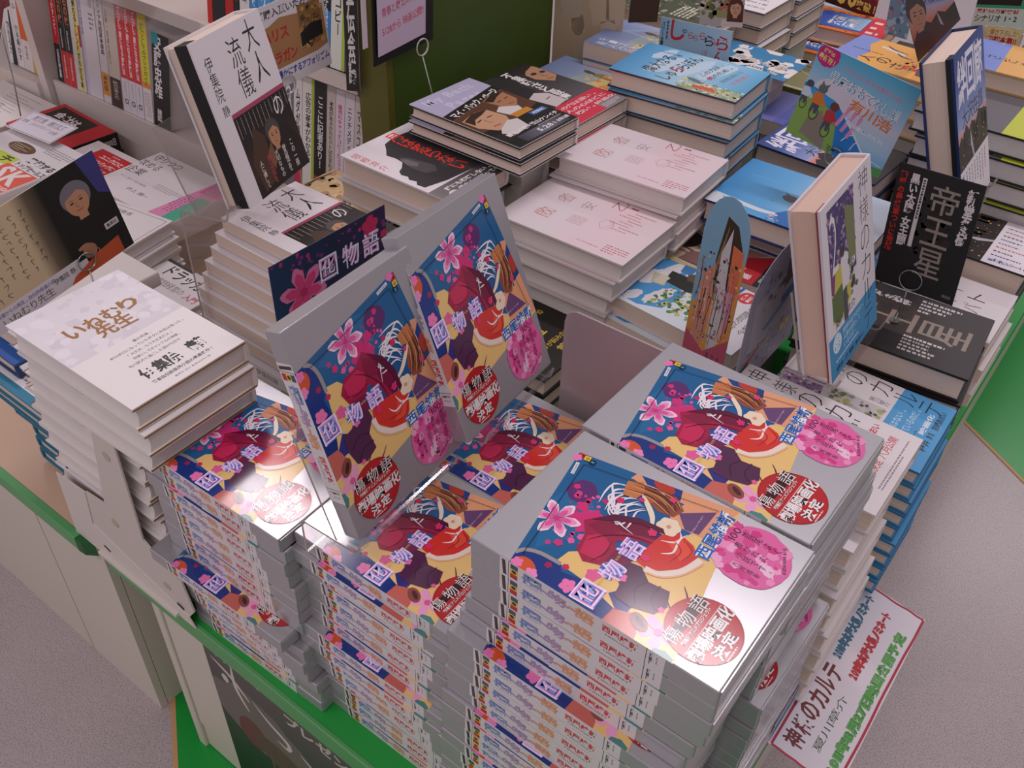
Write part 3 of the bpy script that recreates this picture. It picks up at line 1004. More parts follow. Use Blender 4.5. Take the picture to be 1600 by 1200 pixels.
    for i in range(7):
        a.stroke([(104 + i * 2.4, 58 + i * .8), (109 + i * 1.8, 76 + i * 2.4), (104 + i * 1.6, 96 + i * .8)], 1.0, ['#d89a64', '#5c2c26', '#a8603c'][i % 3], True)
    a.stroke([(90, 118), (84, 126), (72, 124)], 1.0, '#a81f22', True)
    a.stroke([(86, 110), (80, 120), (66, 118)], 1.0, '#a81f22', True)
    # lily and petals
    a.flower(51.3, 36.2, 18, '#f4d3e2', 6, 12, None, .24)
    a.flower(51.3, 36.2, 15, '#ee93c0', 6, 12, None, .22)
    a.flower(51.3, 36.2, 11, '#e0589c', 6, 12, '#c83a80', .20)
    for (x, y, r, c) in ((8, 76, 6.2, '#f07ab4'), (1, 51, 5, '#f08abc'), (3, 38, 4.6, '#ee7ab2'), (20, 66, 2.8, '#cc2858'), (14, 56, 2.8, '#a82050'), (34, 50, 3.4, '#d83478'), (30, 44, 2.2, '#d83478'), (82, 96, 3.6, '#e0306c'), (60, 104, 3.4, '#e0306c'), (36, 100, 4, '#ec74ac'), (26, 84, 5.6, '#e8609c'), (94, 62, 3.4, '#d8285c'), (118, 92, 2.8, '#e04078'), (86, 30, 2.8, '#d83478'), (104, 74, 2.4, '#d83478'), (30, 134, 2.4, '#e8609c')):
        a.flower(x, y, r, c, 5, x * 11)
    a.flower(14, 141, 14, '#f0a4cc', 5, 20, '#e05c9c', .30)
    a.ell(13, 127.5, 5, 8, '#8c4a40', 30)
    a.ell(13.5, 128, 2, 5, '#4c2024', 30)
    a.poly([(-1, 144), (3, 145), (5, 152), (2.5, 158.5), (-1, 159)], '#4f8784')
    a.stroke([(107.5, 21.4), (129.3, 122.8)], .45, '#17161c')
    a.stroke([(107.5, 21.4), (10.7, 37)], .45, '#17161c')
    # logo tiles and small label
    a.clip = None
    for i, (c, t, tc) in enumerate((('#d02a2e', 'B', '#101010'), ('#f0c828', 'O', '#181410'), ('#16161a', 'X', '#58b8f0'))):
        x, y = 110.6 - i * .9 + 1.5, 13.2 + i * 5.0
        a.poly([(x, y), (x + 4.7, y - .8), (x + 5.6, y + 3.9), (x + .9, y + 4.7)], c)
        a.text(t, x + 1.4, y + .7, 2.6, 2.8, tc, .05)
    a.flower(111, 13, 4, '#ee7ab2', 5, 20)
    a.poly([(94, 18.3), (106.4, 15.2), (107, 17.8), (94.6, 20.9)], '#e8e2e4')
    a.text('KODANSHA', 95.2, 18.8, 10.5, 1.3, '#2a2a30', .02, rot=-14)
    # title
    for (t, x, y, s) in (('囮', 1.5, 81, 18.5), ('物', 28, 84, 16.5), ('語', 51.5, 84, 16.5)):
        a.text(t, x, y, s, s, '#4a6cc8', .085, rot=-2, edge='#3f5cb0', ew=.03)
        a.text(t, x, y, s, s, '#8fb0f4', .034, rot=-2)
        a.text(t, x + .2, y + .3, s, s, '#ee9ad6', .012, rot=-2)
        a.text(t, x, y, s, s, '#f0f0ff', -.014, rot=-2)
    a.text('おとり', 20.5, 90, 7, 2.6, '#d8c070', .02, rot=-2)
    a.text('もの がたり', 45.5, 88, 5.5, 2.4, '#d8c070', .02)
    a.text('イラストレーション', 96, 117, 22, 1.6, '#e8d8dc', .01, rot=-5)
    # round stickers
    a.ell(33.5, 163, 25.4, 25.4, '#a91d24', n=44)
    a.ell(33.5, 163, 24.2, 24.2, '#b8242a', n=44)
    a.poly([(11, 151), (16, 146), (54, 146.5), (56.5, 152), (52, 155), (20, 153)], '#3c1014')
    for i, t in enumerate('傷物語'):
        a.text(t, 11.5 + i * 15.8, 143.0 + i * 0.6, 12, 12, '#e4dcd8', .0, edge='#2c0c10', ew=.05)
    a.text('劇場版アニメプロジェクト', 15, 156.0, 36, 3.6, '#e8d4d0', .03, edge='#2c0c10', ew=.04)
    a.rect(9.5, 162, 48, .6, '#e6c8c4')
    a.text('劇場映画化', 9.3, 162.4, 49.5, 11.0, '#f0eae8', .03, edge='#141012', ew=.06)
    a.text('決定', 20, 174.2, 23, 9.4, '#f0eae8', .03, edge='#141012', ew=.06)
    a.greek(22, 184.4, 23, 2.0, 1, '#f0d8d4', seed=4)
    a.ell(107, 160, 27, 26.5, '#e068a4', n=40, wob=.05, seed=2)
    a.specks(84, 137, 44, 44, 44, ['#ec92be', '#d23a82', '#f0a8cc', '#d64a8e'], 2.0, 5.0, 9)
    a.ell(102, 173, 4, 7, '#f0c4da', 30, wob=.4, seed=8)
    for (t, x, y, w, h) in (('書かれた', 107.5, 145, 5, 24), ('小説です。', 99.5, 149, 5, 28), ('首尾よく', 119, 145, 5.2, 30), ('西尾維新', 92, 152, 3.4, 20)):
        a.text(t, x, y, w, h, '#33141f', .0, vert=True)
    a.text('100', 112, 138.5, 11.5, 5.6, '#33141f', .0)
    a.text('西尾維新', 83, 126.5, 49, 12.5, '#1f66b8', .02, rot=-4, edge='#e8ecf4', ew=.06)
    a.text('KODANSHA BOX', 106, 182.5, 23, 2.4, '#5a1838', .03, rot=-24)
    return a
def art_silver_spine(t):
    a = Art(193, t * 1000)
    h = t * 1000
    a.rect(26, 0, 129, h, '#dcd5d6')
    a.rect(26, 0, 129, .5, '#efe9ea')
    a.poly([(27.5, 1.2), (30.5, 1.2), (32, h - 1), (29, h - 1)], '#3a2c22')
    a.rect(33.2, 0, .5, h, '#2a2424')
    a.rect(35, 1.2, 6.2, 4.6, '#31506a')
    a.rect(35, 5.8, 6.2, 5.0, '#e8b81e')
    a.rect(35, 10.8, 6.2, 4.6, '#b8221e')
    a.ell(38.1, 8.3, 2, 1.7, '#2c2010', n=10)
    for (t_, x, c) in (('囮', 46, '#6f86bc'), ('物', 66, '#a690b8'), ('語', 88, '#d99a72')):
        a.text(t_, x, 2.6, 15, h - 6, c, .03)
    for i in range(9):
        x = 46 + i * 6.4
        a.ell(x + 2, h / 2 + (i % 2) * .8, 4, 1.3, ['#7f93c4', '#8a92c0', '#9c94be', '#a892b8', '#b592ae', '#c296a0', '#d09a8c', '#d89c7c', '#de9c70'][i], 8, n=8)
    a.text('西尾維新', 109, 3.4, 27, 6.8, '#c8222c', .05)
    a.text('NISIOISIN', 112, 11.4, 20, 1.6, '#4a4044', .01)
    a.rect(141.5, 0, .5, h, '#2a2424')
    a.text('講談社', 144, 2.4, 2.6, h - 5, '#3a3436', .03, vert=True)
    a.greek(148.5, 3.5, 2, h - 8, 1, '#8c8486', True, 2)
    return a
SILVER_T = 0.0167
SILVER = Book('slipcased novel', .139, .193, SILVER_T, art_silver(), cover='#a9a6a8', spine='L', style='case', spine_art=art_silver_spine(SILVER_T), gloss=True, name='slipcased_book')
SILVER.step = 0.0169
S1Z, S2Z, S3Z, S4Z = (TABLE + n * .0169 + .0002 for n in (23, 23, 15, 15))
SD = 'silver slipcased novel with lily art'
stack(SILVER, (-0.2695, 0.3291, S1Z), -0.2, 23, SD, 'nearest tall silver pile', {1: (.001, .0, .1), 4: (-.004, -.002, 0), 5: (-.009, -.003, .2), 6: (-.011, -.014, .2), 9: (-.015, -.012, 0), 11: (-.019, -.016, .2), 13: (-.022, -.012, 0), 16: (-.026, -.012, 0)}, seed=3)
stack(SILVER, (-0.2740, 0.4720, S2Z), -0.5, 23, SD, 'tall pile behind the nearest', {2: (.004, 0, 0), 6: (-.004, .002, 0), 12: (.006, 0, 0)}, seed=4)
stack(SILVER, (-0.4667, 0.3272, S3Z), 0.7, 15, SD, 'middle silver pile', {1: (-.004, -.006, 0), 2: (.0, .0, 0), 5: (-.006, .001, 0), 7: (-.003, -.012, .6), 9: (.002, -.006, 0), 11: (.012, -.003, 0)}, seed=5)
stack(SILVER, (-0.6614, 0.3070, S4Z), 1.3, 15, SD, 'silver pile by steel bookend', {1: (.002, .001, 0), 4: (.006, .002, 0), 8: (-.004, -.020, .8), 9: (.012, -.006, 0), 12: (.02, -.002, 0)}, seed=6)
stack(SILVER, (-0.4667, 0.4680, S3Z), 0.0, 3, SD, 'silver pile behind middle one', seed=7)
SILVER.lean((-0.4330, 0.3202, 0.8548), 2.4, 74.1, 'silver slipcased novel propped upright in front, showing its white spine', 'propped silver novels', -1.1)
SILVER.lean((-0.4440, 0.4509, 0.8661), 5.0, 68.3, 'silver slipcased novel propped upright behind the front propped one', 'propped silver novels', 1.2)
WH = '#e2dadb'
# ---------------------------------------------------------------- left group
def art_sensei():
    a = Art(125.7, 194.8, '#e3dcdd')
    a.grad(0, 0, 125.7, 105, ['#d9d2d6', '#dfd8db', '#d6cfd4'], 'y', 6)
    a.specks(0, 0, 125.7, 104, 70, ['#d2cbd1', '#e2dce0'], 2, 9, 4)
    a.rect(0, 105, 125.7, 90, '#e6dfdd')
    for i, t in enumerate('いねむり'):
        a.text(t, 26 + i * 20, 50 - i * 0.5, 19, 20, '#9a6a34', .03, rot=3)
    a.text('先生', 46, 68, 40, 22, '#9a6a34', .03, rot=2)
    for i, t in enumerate(('妻の死後、', 'ボロボロになっていたボクに先生は言った。', '「大丈夫、もう大丈夫だよ」', '作家にしてギャンブルの神様、', '色川武大と過ごした温かな日々')):
        a.text(t, (60, 30, 44, 44, 34)[i], 112 + i * 7.6, (20, 82, 48, 52, 56)[i], 4.2, '#4c443f', .01)
    a.text('伊集院', 33, 153, 42, 19, '#241c1a', .03)
    a.text('静', 86, 153, 18, 19, '#241c1a', .03)
    a.text('著者自伝的長編小説の最高傑作！', 34, 176, 66, 5, '#3a322e', .02)
    a.text('集英社 定価 本体1600円＋税', 52, 185, 40, 2.6, '#6a625e', .01)
    return a
SENSEI = Book('hard', .1257, .1948, .0265, art_sensei(), cover='#e0d8d2', spine='R', inner='#8a5c28', pages=M_WPAGE, name='hardcover_book', ends_only=True)
SENSEI.step = .0279
stack(SENSEI, (-.8109, .2887, .7005), .8, 12, 'white hardcover with gold brush title', 'tall bookend pile', {1: (.008, -.002, .3), 2: (-.004, .002, .2), 3: (-.048, .0150, .2), 5: (-.052, .0150, 0), 8: (-.049, .0150, .2)}, jit=.002, seed=21)

def art_teal_top():
    a = Art(128, 188, '#ded8da')
    a.rect(0, 160, 128, 28, '#2a7894')
    a.rect(0, 0, 128, 120, '#2a7894')
    a.rect(0, 96, 128, 80, '#e0dadb')
    a.text('正しい日本語は', 8, 118, 70, 10, '#4b4446', .0)
    a.text('わかりやすい。', 8, 131, 66, 10, '#4b4446', .0)
    a.greek(8, 145, 100, 24, 4, '#8a8284', seed=5)
    a.text('書評より', 92, 136, 24, 5, '#5a5254', .01)
    a.stroke([(12, 108), (20, 104), (30, 107)], 2.5, '#5aa0c0', True)
    return a
TEAL = Book('soft', .128, .188, .0190, art_teal_top(), cover='#27708c', spine='L', style='hard', name='paperback_book')
stack(TEAL, (-1.003, .502, .530), -90, 8, 'teal covered book', 'low pile left of bookend', {1: (-.004, .006, 0), 2: (.000, .018, 0), 4: (.006, .024, 0)}, jit=.004, seed=22, toplabel='teal covered book under a white printed paper on top of its low pile')
a = Art(128, 188, '#1a56a4')
a.text('IDEO', 88, 160, 34, 10, '#c8d8ec', .0)
Book('x', .128, .188, .020, a, cover='#16396c', spine='R', style='hard').lie((-1.081, .52, .5515), -90, 'royal blue book behind the teal pile with thin white capital letters')
a = Art(128, 188, '#d8cfc8')
for i in range(5):
    a.greek(96, 150 - i * 0 + i * 7, 30, 5, 1, '#b06a50', seed=i, fill=.8)
Book('x', .128, .188, .020, a, cover='#d0c6be', spine='R').lie((-1.086, .539, .573), -90, 'cream book with orange print lying on the royal blue book')

# white business books on the counter
a = Art(183, 121, '#c01a24')
a.rect(14, 8, 122, 86, '#1a1614')
a.poly([(14, 8), (136, 8), (136, 20), (40, 60), (14, 70)], '#241a18')
a.text('会社は', 30, 22, 78, 22, '#e8dedc', .06)
a.text('変われる！', 28, 48, 84, 20, '#e8dedc', .06)
a.text('ドコモ1000日の挑戦', 30, 74, 92, 12, '#d8cecc', .03)
sa = Art(183, 34, '#151313')
kai = Book('x', .1827, .1212, .034, a, cover='#151313', spine='R', style='hard', pages=M_WPAGE, name='hardcover_book')
sp = Builder()
sart = Art(121, 34, '#151313')
sart.text('会社は変われる！', 6, 8, 78, 17, '#e4dad8', .05)
sart.text('1000日', 92, 9, 22, 14, '#d8cecc', .03)
sp.art(sart, lambda p, q: (.1212 / 2 - p, .1827 / 2 + .0030, .034 - q), (0, 1, 0))
kai.parts.append(('spine_label', sp.mesh('spine_label'), [M_PRINT], None))
stack(kai, (-1.7727, .8925, .4475), -92.8, 2, 'thick red and black book', 'pair below bookcase', seed=23, plinth=True)

a = Art(200, 190, '#ddd5d2')
a.text('営業', 76, 92, 60, 22, '#4a4442', .0)
a.text('宣伝', 60, 60, 56, 26, '#5b5350', .0)
for i in range(8):
    a.greek(70 + i * 2, 14 + i * 10, 118 - i * 4, 5, 1, '#9a908c', seed=i, fill=.45)
for i in range(4):
    a.greek(100, 122 + i * 12, 84, 5, 1, '#9a908c', seed=20 + i, fill=.45)
Book('x', .200, .190, .072, a, cover='#d6cecb', spine='L', pages=M_WPAGE, name='hardcover_book').lie((-1.985, .885, .4400), -90, 'cream white book with rows of fine print left of the red book')

a = Art(200, 170, '#ddd6d8')
a.ell(80, 52, 34, 15, '#6a4a2e', 0)
for i in range(4):
    a.greek(54, 44 + i * 5, 52, 3, 1, '#c8b49c', seed=i, fill=.6)
a.text('実践する', 128, 58, 68, 18, '#2a2628', .05)
a.text('トップセールス', 124, 80, 76, 14, '#2a2628', .05)
a.rect(60, 78, 58, 26, '#bccb3a')
a.text('チ', 84, 80, 26, 22, '#3a3a20', .03)
a.rect(112, 96, 86, 66, '#dd5a42')
a.text('SK', 122, 98, 68, 44, '#e6dcd8', .10)
a.text('SENDENKAIGI', 118, 146, 78, 9, '#e6dcd8', .05)
a.greek(120, 18, 74, 22, 4, '#9a9496', seed=6)
a.poly([(20, 150), (70, 128), (120, 170), (10, 170)], '#b0a2a8')
Book('x', .200, .170, .032, a, cover='#d8d0d2', spine='R', pages=M_WPAGE).lie((-1.632, .738, .5), -90, 'white magazine with orange square logo and brown oval')
Book('x', .190, .165, .050, Art(190, 165, '#cfc7c6'), cover='#cfc7c6', spine='R', pages=M_WPAGE).lie((-1.625, .734, .4660), -90, 'pale thick book under the magazine with the orange square')
struct(box_obj('plinth', -1.610, .585, TABLE, -1.45, .72, .4158, M_PLINTH))

a = Art(130, 165, '#e0d8d8')
a.rect(34, 14, 92, 78, '#c8141e')
for i, t in enumerate(('ユニクロと', 'エコバッグに', '仕事を学ぶ')):
    a.text(t, 56, 26 + i * 18, 62, 13, '#ecd8d6', .04)
a.greek(74, 18, 40, 5, 1, '#ecc8c4')
Book('x', .130, .165, .040, a, cover='#ded6d6', spine='R', pages=M_WPAGE).lie((-1.568, .832, .455), -90, 'white book with big red square, right of the red and black pair')
a = Art(215, 150, '#e3dbdc')
a.text('守りつつ', 8, 6, 72, 20, '#2a2526', .0)
a.text('攻める', 2, 32, 52, 20, '#2a2526', .0)
a.text('企業', 2, 58, 44, 22, '#2a2526', .0)
a.rect(20, 86, 110, .5, '#a8a0a2')
a.text('水口 健次 責任編集', 16, 92, 70, 6, '#8a8284', .0)
a.text('井上 潤一', 66, 112, 54, 9, '#5a5254', .01)
a.greek(96, 74, 70, 16, 3, '#b4acae', seed=3)
a.poly([(168, 0), (215, 0), (215, 150), (158, 150)], '#e08ab4')
a.poly([(172, 0), (215, 0), (215, 48), (170, 50)], '#d8489c')
a.specks(174, 2, 40, 44, 20, ['#f0b4d4'], .8, 1.6)
a.poly([(188, 60), (215, 60), (215, 150), (188, 140)], '#3fae8c')
a.greek(160, 66, 30, 60, 4, '#8a4a70', True, 2, .3)
Book('x', .215, .150, .040, a, cover='#ddd5d6', spine='R', pages=M_WPAGE).lie((-1.436, .872, .460), -90, 'large white book with brush title and pink band at one end')
struct(box_obj('plinth', -1.55, .69, TABLE, -1.24, .86, .4138, M_PLINTH))

a = Art(124, 188, '#dfd7d7')
a.frame(6, 6, 112, 150, .9, '#6a2c34')
a.text('名編集者', 14, 14, 44, 9, '#4a4446', .0)
a.poly([(10, 40), (26, 30), (22, 66), (10, 70)], '#a8743c')
a.text('プレー', 30, 96, 74, 22, '#2c2628', .02)
FR = Book('x', .124, .188, .0210, a, cover='#dbd3d2', spine='L', pages=M_WPAGE, name='hardcover_book')
stack(FR, (-1.285, .681, .4985), -81.4, 4, 'white book with thin dark red border', 'pile behind author card', {1: (.012, -.004, 0), 3: (.02, -.012, 3)}, seed=25, toplabel='white book with thin dark red border on top of the pile behind the author card')

a = Art(130, 190, '#ddd6d6')
a.text('ドラッカー', 22, 8, 100, 26, '#2a2628', .02)
a.text('実践経営の', 30, 40, 60, 14, '#6a6466', .0)
a.text('入門', 96, 42, 26, 14, '#b83a4a', .02)
a.rect(0, 0, 60, 6, '#2a2628')
DR = Book('x', .130, .190, .020, a, cover='#d6cfce', spine='L', pages=M_WPAGE)
stack(DR, (-1.140, .668, .455), -90, 3, 'white book with black slanting title', 'low pile under acrylic riser', {1: (.01, 0, 0)}, seed=26)

# ---------------------------------------------------------------- books by the propped white-and-black one
def art_ryugi(w, h):
    a = Art(w, h, '#e0d8da')
    sx, sy = w / 129, h / 190
    R = lambda x, y, ww, hh, c: a.rect(x * sx, y * sy, ww * sx, hh * sy, c)
    T = lambda t, x, y, ww, hh, c, b, v=True: a.text(t, x * sx, y * sy, ww * sx, hh * sy, c, b, vert=v)
    R(24, 92, 105, 98, '#1c1512')
    a.grad(24 * sx, 92 * sy, 105 * sx, 98 * sy, ['#17110f', '#241a16', '#3a281c', '#1a1412'], 'y', 6)
    R(24, 87, 105, 5, '#a8445e')
    for i in range(13):
        for j in range(2):
            a.greek((28 + i * 8) * sx, (94 + j * 3) * sy, 1.6 * sx, (24 + (i * 7) % 9) * sy, 1, '#a89c98', True, i + j * 20, .5)
    a.ell(84 * sx, 168 * sy, 44 * sx, 44 * sy, '#211815')
    a.poly([(30 * sx, 150 * sy), (50 * sx, 112 * sy), (66 * sx, 128 * sy), (60 * sx, 180 * sy), (36 * sx, 186 * sy)], '#4a3222')
    a.person(82 * sx, 132 * sy, 30 * sy, '#4b443f', '#b98562', None, turn=.5)
    a.poly([(60 * sx, 150 * sy), (72 * sx, 138 * sy), (74 * sx, 160 * sy), (64 * sx, 170 * sy)], '#7a5238')
    T('伊集院', 12, 20, 13, 50, '#2b2626', .0)
    T('静', 13, 74, 12, 12, '#2b2626', .0)
    T('流儀', 54, 14, 25, 66, '#262122', -.004)
    T('大人', 88, 4, 24, 70, '#262122', -.004)
    T('の', 98, 96, 18, 22, '#e4dcdc', .0)
    for i in range(5):
        T(('人に優しく', '男は何を', '大切なもの', '覚悟を', 'この一冊')[i], 40 + i * 16, 150, 7, 34, ['#d8ccc8', '#b03a44'][i == 1], .01)
    return a
RY_F = Book('x', .121, .178, .0165, art_ryugi(121, 178), cover='#ded6d6', spine='R', style='soft', name='paperback_book')
RY_F.step = .0180
stack(RY_F, (-.8756, .591, .6600), 0, 8, 'white essay book with dark portrait', 'fanned pile', {1: (-.004, -.009, -.6), 2: (-.009, -.017, -.6), 3: (-.014, -.026, .4), 4: (-.018, -.031, .3), 5: (-.021, -.038, .6), 6: (-.020, -.041, 0), 7: (-.018, -.046, 0)}, jit=.0008, seed=31)
sart = Art(178, 17.5, '#ded6d8')
for i, t in enumerate('大人の流儀'):
    sart.text(t, 10 + i * 16, 3, 13, 11, '#b8505a' if t == 'の' else '#3a3436', .0)
sart.text('伊集院静', 120, 4, 40, 9, '#5a5456', .0)
RY_S = Book('x', .121, .178, .0175, art_ryugi(121, 178), cover='#dcd4d6', spine='L', style='soft', spine_art=sart, name='paperback_book')
stack(RY_S, (-.900, .535, .5150), 0, 2, 'white essay book with titled spine', 'foot of fanned pile', {1: (-.012, -.012, 0)}, seed=32, plinth=True)
RY_P = Book('x', .1327, .1873, .034, art_ryugi(132.7, 187.3), cover='#dcd4d4', spine='R', style='hard', inner=None, name='paperback_book', endpaper=('#121010', .42))
RY_P.lean((-.8524, .5764, .8800), 17.4, 75.6, 'white jacketed book with dark portrait propped up before the bookcase', None, 1.0)

a = Art(125, 188, '#c8a878')
a.specks(0, 0, 125, 188, 220, ['#b8946a', '#d8bc90', '#a8825a', '#ccb088'], 2, 8, 7)
a.stroke([(4, 6), (40, 10), (80, 4), (122, 8)], 5, '#3a2a1e', True)
for i, t in enumerate('アフォリズム'):
    a.text(t, 24 + i * 16, 96 + i * 3 - 26, 15, 18, '#241c18', -.004)
a.text('ルイス・バラガン', 54, 62, 60, 7, '#b8483a', .01)
a.poly([(0, 140), (40, 128), (125, 134), (125, 188), (0, 188)], '#1b1716')
a.text('いま心の格言集', 20, 158, 98, 20, '#e0d8d4', .05)
a.greek(22, 142, 60, 10, 2, '#c8c0bc', seed=3)
APH = Book('x', .125, .188, .022, a, cover='#c4a67c', spine='R', style='soft', name='paperback_book')
stack(APH, (-.965, .735, .5900), 0, 2, 'sepia paperback with black lower band', 'pile left of silhouette book', {1: (.006, -.010, 0)}, seed=33)

def art_moon():
    a = Art(134.8, 186.1, '#e0d7d9')
    a.poly([(51, 33), (60, 22), (84, 16), (112, 20), (130, 40), (135, 70), (135, 152), (84, 152), (40, 148), (7, 140), (6, 128), (12, 122), (9, 112), (14, 106), (12, 96), (17, 88), (26, 84), (38, 74), (40, 60), (38, 46)], '#2f2b2c')
    a.poly([(44, 62), (52, 70), (60, 110), (50, 122), (36, 116), (34, 92), (40, 76)], '#4d494a')
    a.poly([(42, 66), (48, 74), (50, 92), (42, 96), (36, 84)], '#6f6a6c')
    a.ell(78, 118, 12, 10, '#3e3a3b')
    for i, t in enumerate('月は怒らない'):
        a.text(t, 72, 6 + i * 23, 21, 22 if i != 2 else 25, '#e8301c', .01)
    for i, t in enumerate('垣根涼介'):
        a.text(t, 5, 12 + i * 16, 12, 13, '#c8343a', .0)
    a.grad(0, 152, 134.8, 34.1, ['#78706f', '#5a5455', '#3a3637'], 'y', 5)
    a.grad(0, 152, 134.8, 34.1, ['#7c7473', '#4a4546', '#1c1a1b'], 'x', 8)
    a.text('誰にも期待しない。', 20, 158, 84, 9, '#e6dedc', .04)
    a.text('愛なんて持ってない。', 34, 169, 92, 8, '#e6dedc', .04)
    a.ell(22, 176, 8, 7, '#d8d0ce')
    return a
MOON = Book('x', .1271, .1754, .031, art_moon(), cover='#ded5d4', spine='R', name='hardcover_book')
stack(MOON, (-.8403, .7605, .6900), -.4, 2, 'white hardcover with black silhouette head', 'pile at green post', {1: (-.004, -.004, 0)}, seed=34, plinth=False)

def art_mbp():
    a = Art(120.3, 188, '#b7b2cc')
    a.text('My Back', 12, 8, 92, 22, '#cdc8de', .05)
    a.text('Pages', 30, 34, 62, 20, '#cdc8de', .05)
    a.poly([(0, 60), (120.3, 40), (120.3, 188), (0, 188)], '#17130f')
    a.poly([(0, 76), (120, 56), (120, 120), (70, 132), (0, 128)], '#5b3a28')
    a.text('マイ・バック・ページ', 8, 62, 106, 15, '#ece4e2', .03, rot=-9)
    a.poly([(6, 88), (36, 80), (56, 86), (60, 116), (46, 140), (20, 138), (6, 116)], '#c99a7a')
    a.poly([(8, 90), (34, 80), (56, 86), (40, 92), (22, 96), (10, 108)], '#3a2418')
    a.stroke([(18, 104), (28, 101)], 2.0, '#2c1a12')
    a.stroke([(38, 102), (48, 103)], 2.0, '#2c1a12')
    a.stroke([(30, 104), (30, 114), (34, 116)], 1.4, '#9a6a4c')
    a.stroke([(24, 126), (36, 127)], 2.6, '#a05a4c')
    a.poly([(72, 66), (98, 58), (114, 66), (112, 92), (96, 106), (78, 98)], '#b07a58')
    a.poly([(72, 68), (98, 58), (114, 64), (96, 70), (80, 78)], '#2e1c14')
    a.stroke([(84, 82), (92, 81)], 1.8, '#2c1a12')
    a.stroke([(100, 80), (107, 80)], 1.8, '#2c1a12')
    a.stroke([(90, 96), (100, 96)], 2.0, '#8c4c3c')
    a.poly([(50, 126), (64, 132), (58, 156), (28, 162), (14, 148), (24, 138)], '#d6cdca')
    a.poly([(60, 100), (74, 92), (96, 108), (88, 126), (66, 122)], '#d8d0cc')
    a.poly([(0, 140), (14, 146), (30, 164), (0, 170)], '#241c18')
    a.text('妻夫木聡×松山ケンイチ', 14, 152, 102, 9, '#e6dedc', .05)
    a.rect(86, 132, 30, 10, '#4a68a8')
    a.text('映画化', 90, 134, 22, 6, '#dce4f0', .03)
    a.rect(66, 118, 34, 12, '#c8862c')
    a.greek(66, 163, 48, 6, 2, '#c8c0be')
    a.grad(20, 166, 90, 18, ['#3a3640', '#6f6c78', '#3a3840'], 'x', 6)
    a.text('5.28', 54, 170, 28, 9, '#e6e0e4', .06)
    a.text('土 全国公開', 84, 171, 32, 7, '#e6e0e4', .03)
    return a
MBP = Book('x', .1203, .188, .0180, art_mbp(), cover='#d8d2d2', spine='R', inner='#1c1818', name='hardcover_book')
stack(MBP, (-.8150, .8671, .731), -1.8, 2, 'lavender book with black film band', 'pile against green panel', {1: (.004, -.007, .5)}, seed=35, plinth=False)
struct(box_obj('plinth', -.80, .912, TABLE, -.66, .975, .6933, M_PLINTH))

def art_night():
    a = Art(129.7, 185, '#2c2829')
    a.grad(60, 0, 69.7, 130, ['#1e1a1a', '#3c3839', '#5a5658'], 'y', 6)
    a.poly([(96, 8), (122, 2), (130, 20), (128, 62), (108, 74), (92, 50)], '#b88a6a')
    a.poly([(96, 8), (122, 2), (130, 14), (104, 22), (94, 30)], '#2a201a')
    a.ell(106, 36, 6, 4, '#3a2a22')
    a.ell(122, 40, 5, 4, '#3a2a22')
    a.stroke([(112, 40), (112, 52), (117, 54)], 1.6, '#7c5640')
    a.stroke([(106, 62), (118, 64)], 2.4, '#8a4a40')
    a.poly([(30, 86), (52, 78), (66, 92), (66, 126), (36, 130)], '#cfc2c0')
    a.stroke([(46, 104), (58, 102)], 2, '#6a5c5c')
    for i, t in enumerate('不思議さと殺意'):
        a.text(t, 66 + (i % 2) * 2, 4 + i * 17.5, 17, 18, '#eae2e0', .08)
    a.rect(0, 130, 129.7, 55, '#d6324a')
    for i, t in enumerate(('この穴は深い。', '人の心ほどに', '暗い。映画化')):
        a.text(t, 20 + i * 8, 136 + i * 12, 92, 9, '#f0d4d4', .02)
    a.rect(80, 168, 50, 17, '#8a8486')
    a.greek(84, 171, 40, 11, 3, '#d8d0d0')
    return a
NIGHT = Book('x', .1297, .185, .024, art_night(), cover='#d8cfcc', spine='R', inner='#241f20', name='hardcover_book')
stack(NIGHT, (-.8233, 1.0, .7076), -1, 3, 'black hardcover with faces and red band', 'pile behind film book', {1: (.003, -.003, 0)}, seed=36)

def art_dusk():
    a = Art(130, 190)
    a.grad(0, 0, 130, 190, ['#6f7ea6', '#8594b4', '#a3a4b0', '#c8a488', '#8a90a8'], 'y', 12)
    a.ell(58, 112, 46, 26, '#d89a5c', 20)
    a.ell(60, 96, 34, 18, '#d8c07a', 20)
    a.ell(70, 78, 40, 16, '#98a8a8', 20)
    a.poly([(88, 84), (96, 72), (104, 90), (100, 130), (88, 126)], '#8a7c4a')
    a.ell(96, 70, 5, 12, '#5a4630', 10)
    a.specks(20, 70, 80, 70, 50, ['#e0b070', '#b8b49a', '#e08a4a'], 2, 6, 3)
    for i, t in enumerate('キーストーン'):
        a.text(t, 22, 12 + i * 19, 10, 16, '#d8d4dc', .0)
    for i, t in enumerate('殺人クラブ'):
        a.text(t, 6, 18 + i * 19, 12, 17, '#e4e0e6', .0)
    return a
DUSK = Book('x', .130, .19, .026, art_dusk(), cover='#8c98b8', spine='R', style='soft', name='paperback_book')
stack(DUSK, (-.8026, 1.262, .7094), 3, 2, 'dusky blue paperback with orange glow', 'far pile beside beige board', {1: (.004, -.004, 0)}, seed=37)
DUSK.lie((-.840, 1.140, .6750), 0, 'dusky blue paperback slid out under its pile behind the black hardcover')
struct(box_obj('plinth', -.80, 1.15, TABLE, -.66, 1.255, .6488, M_PLINTH))

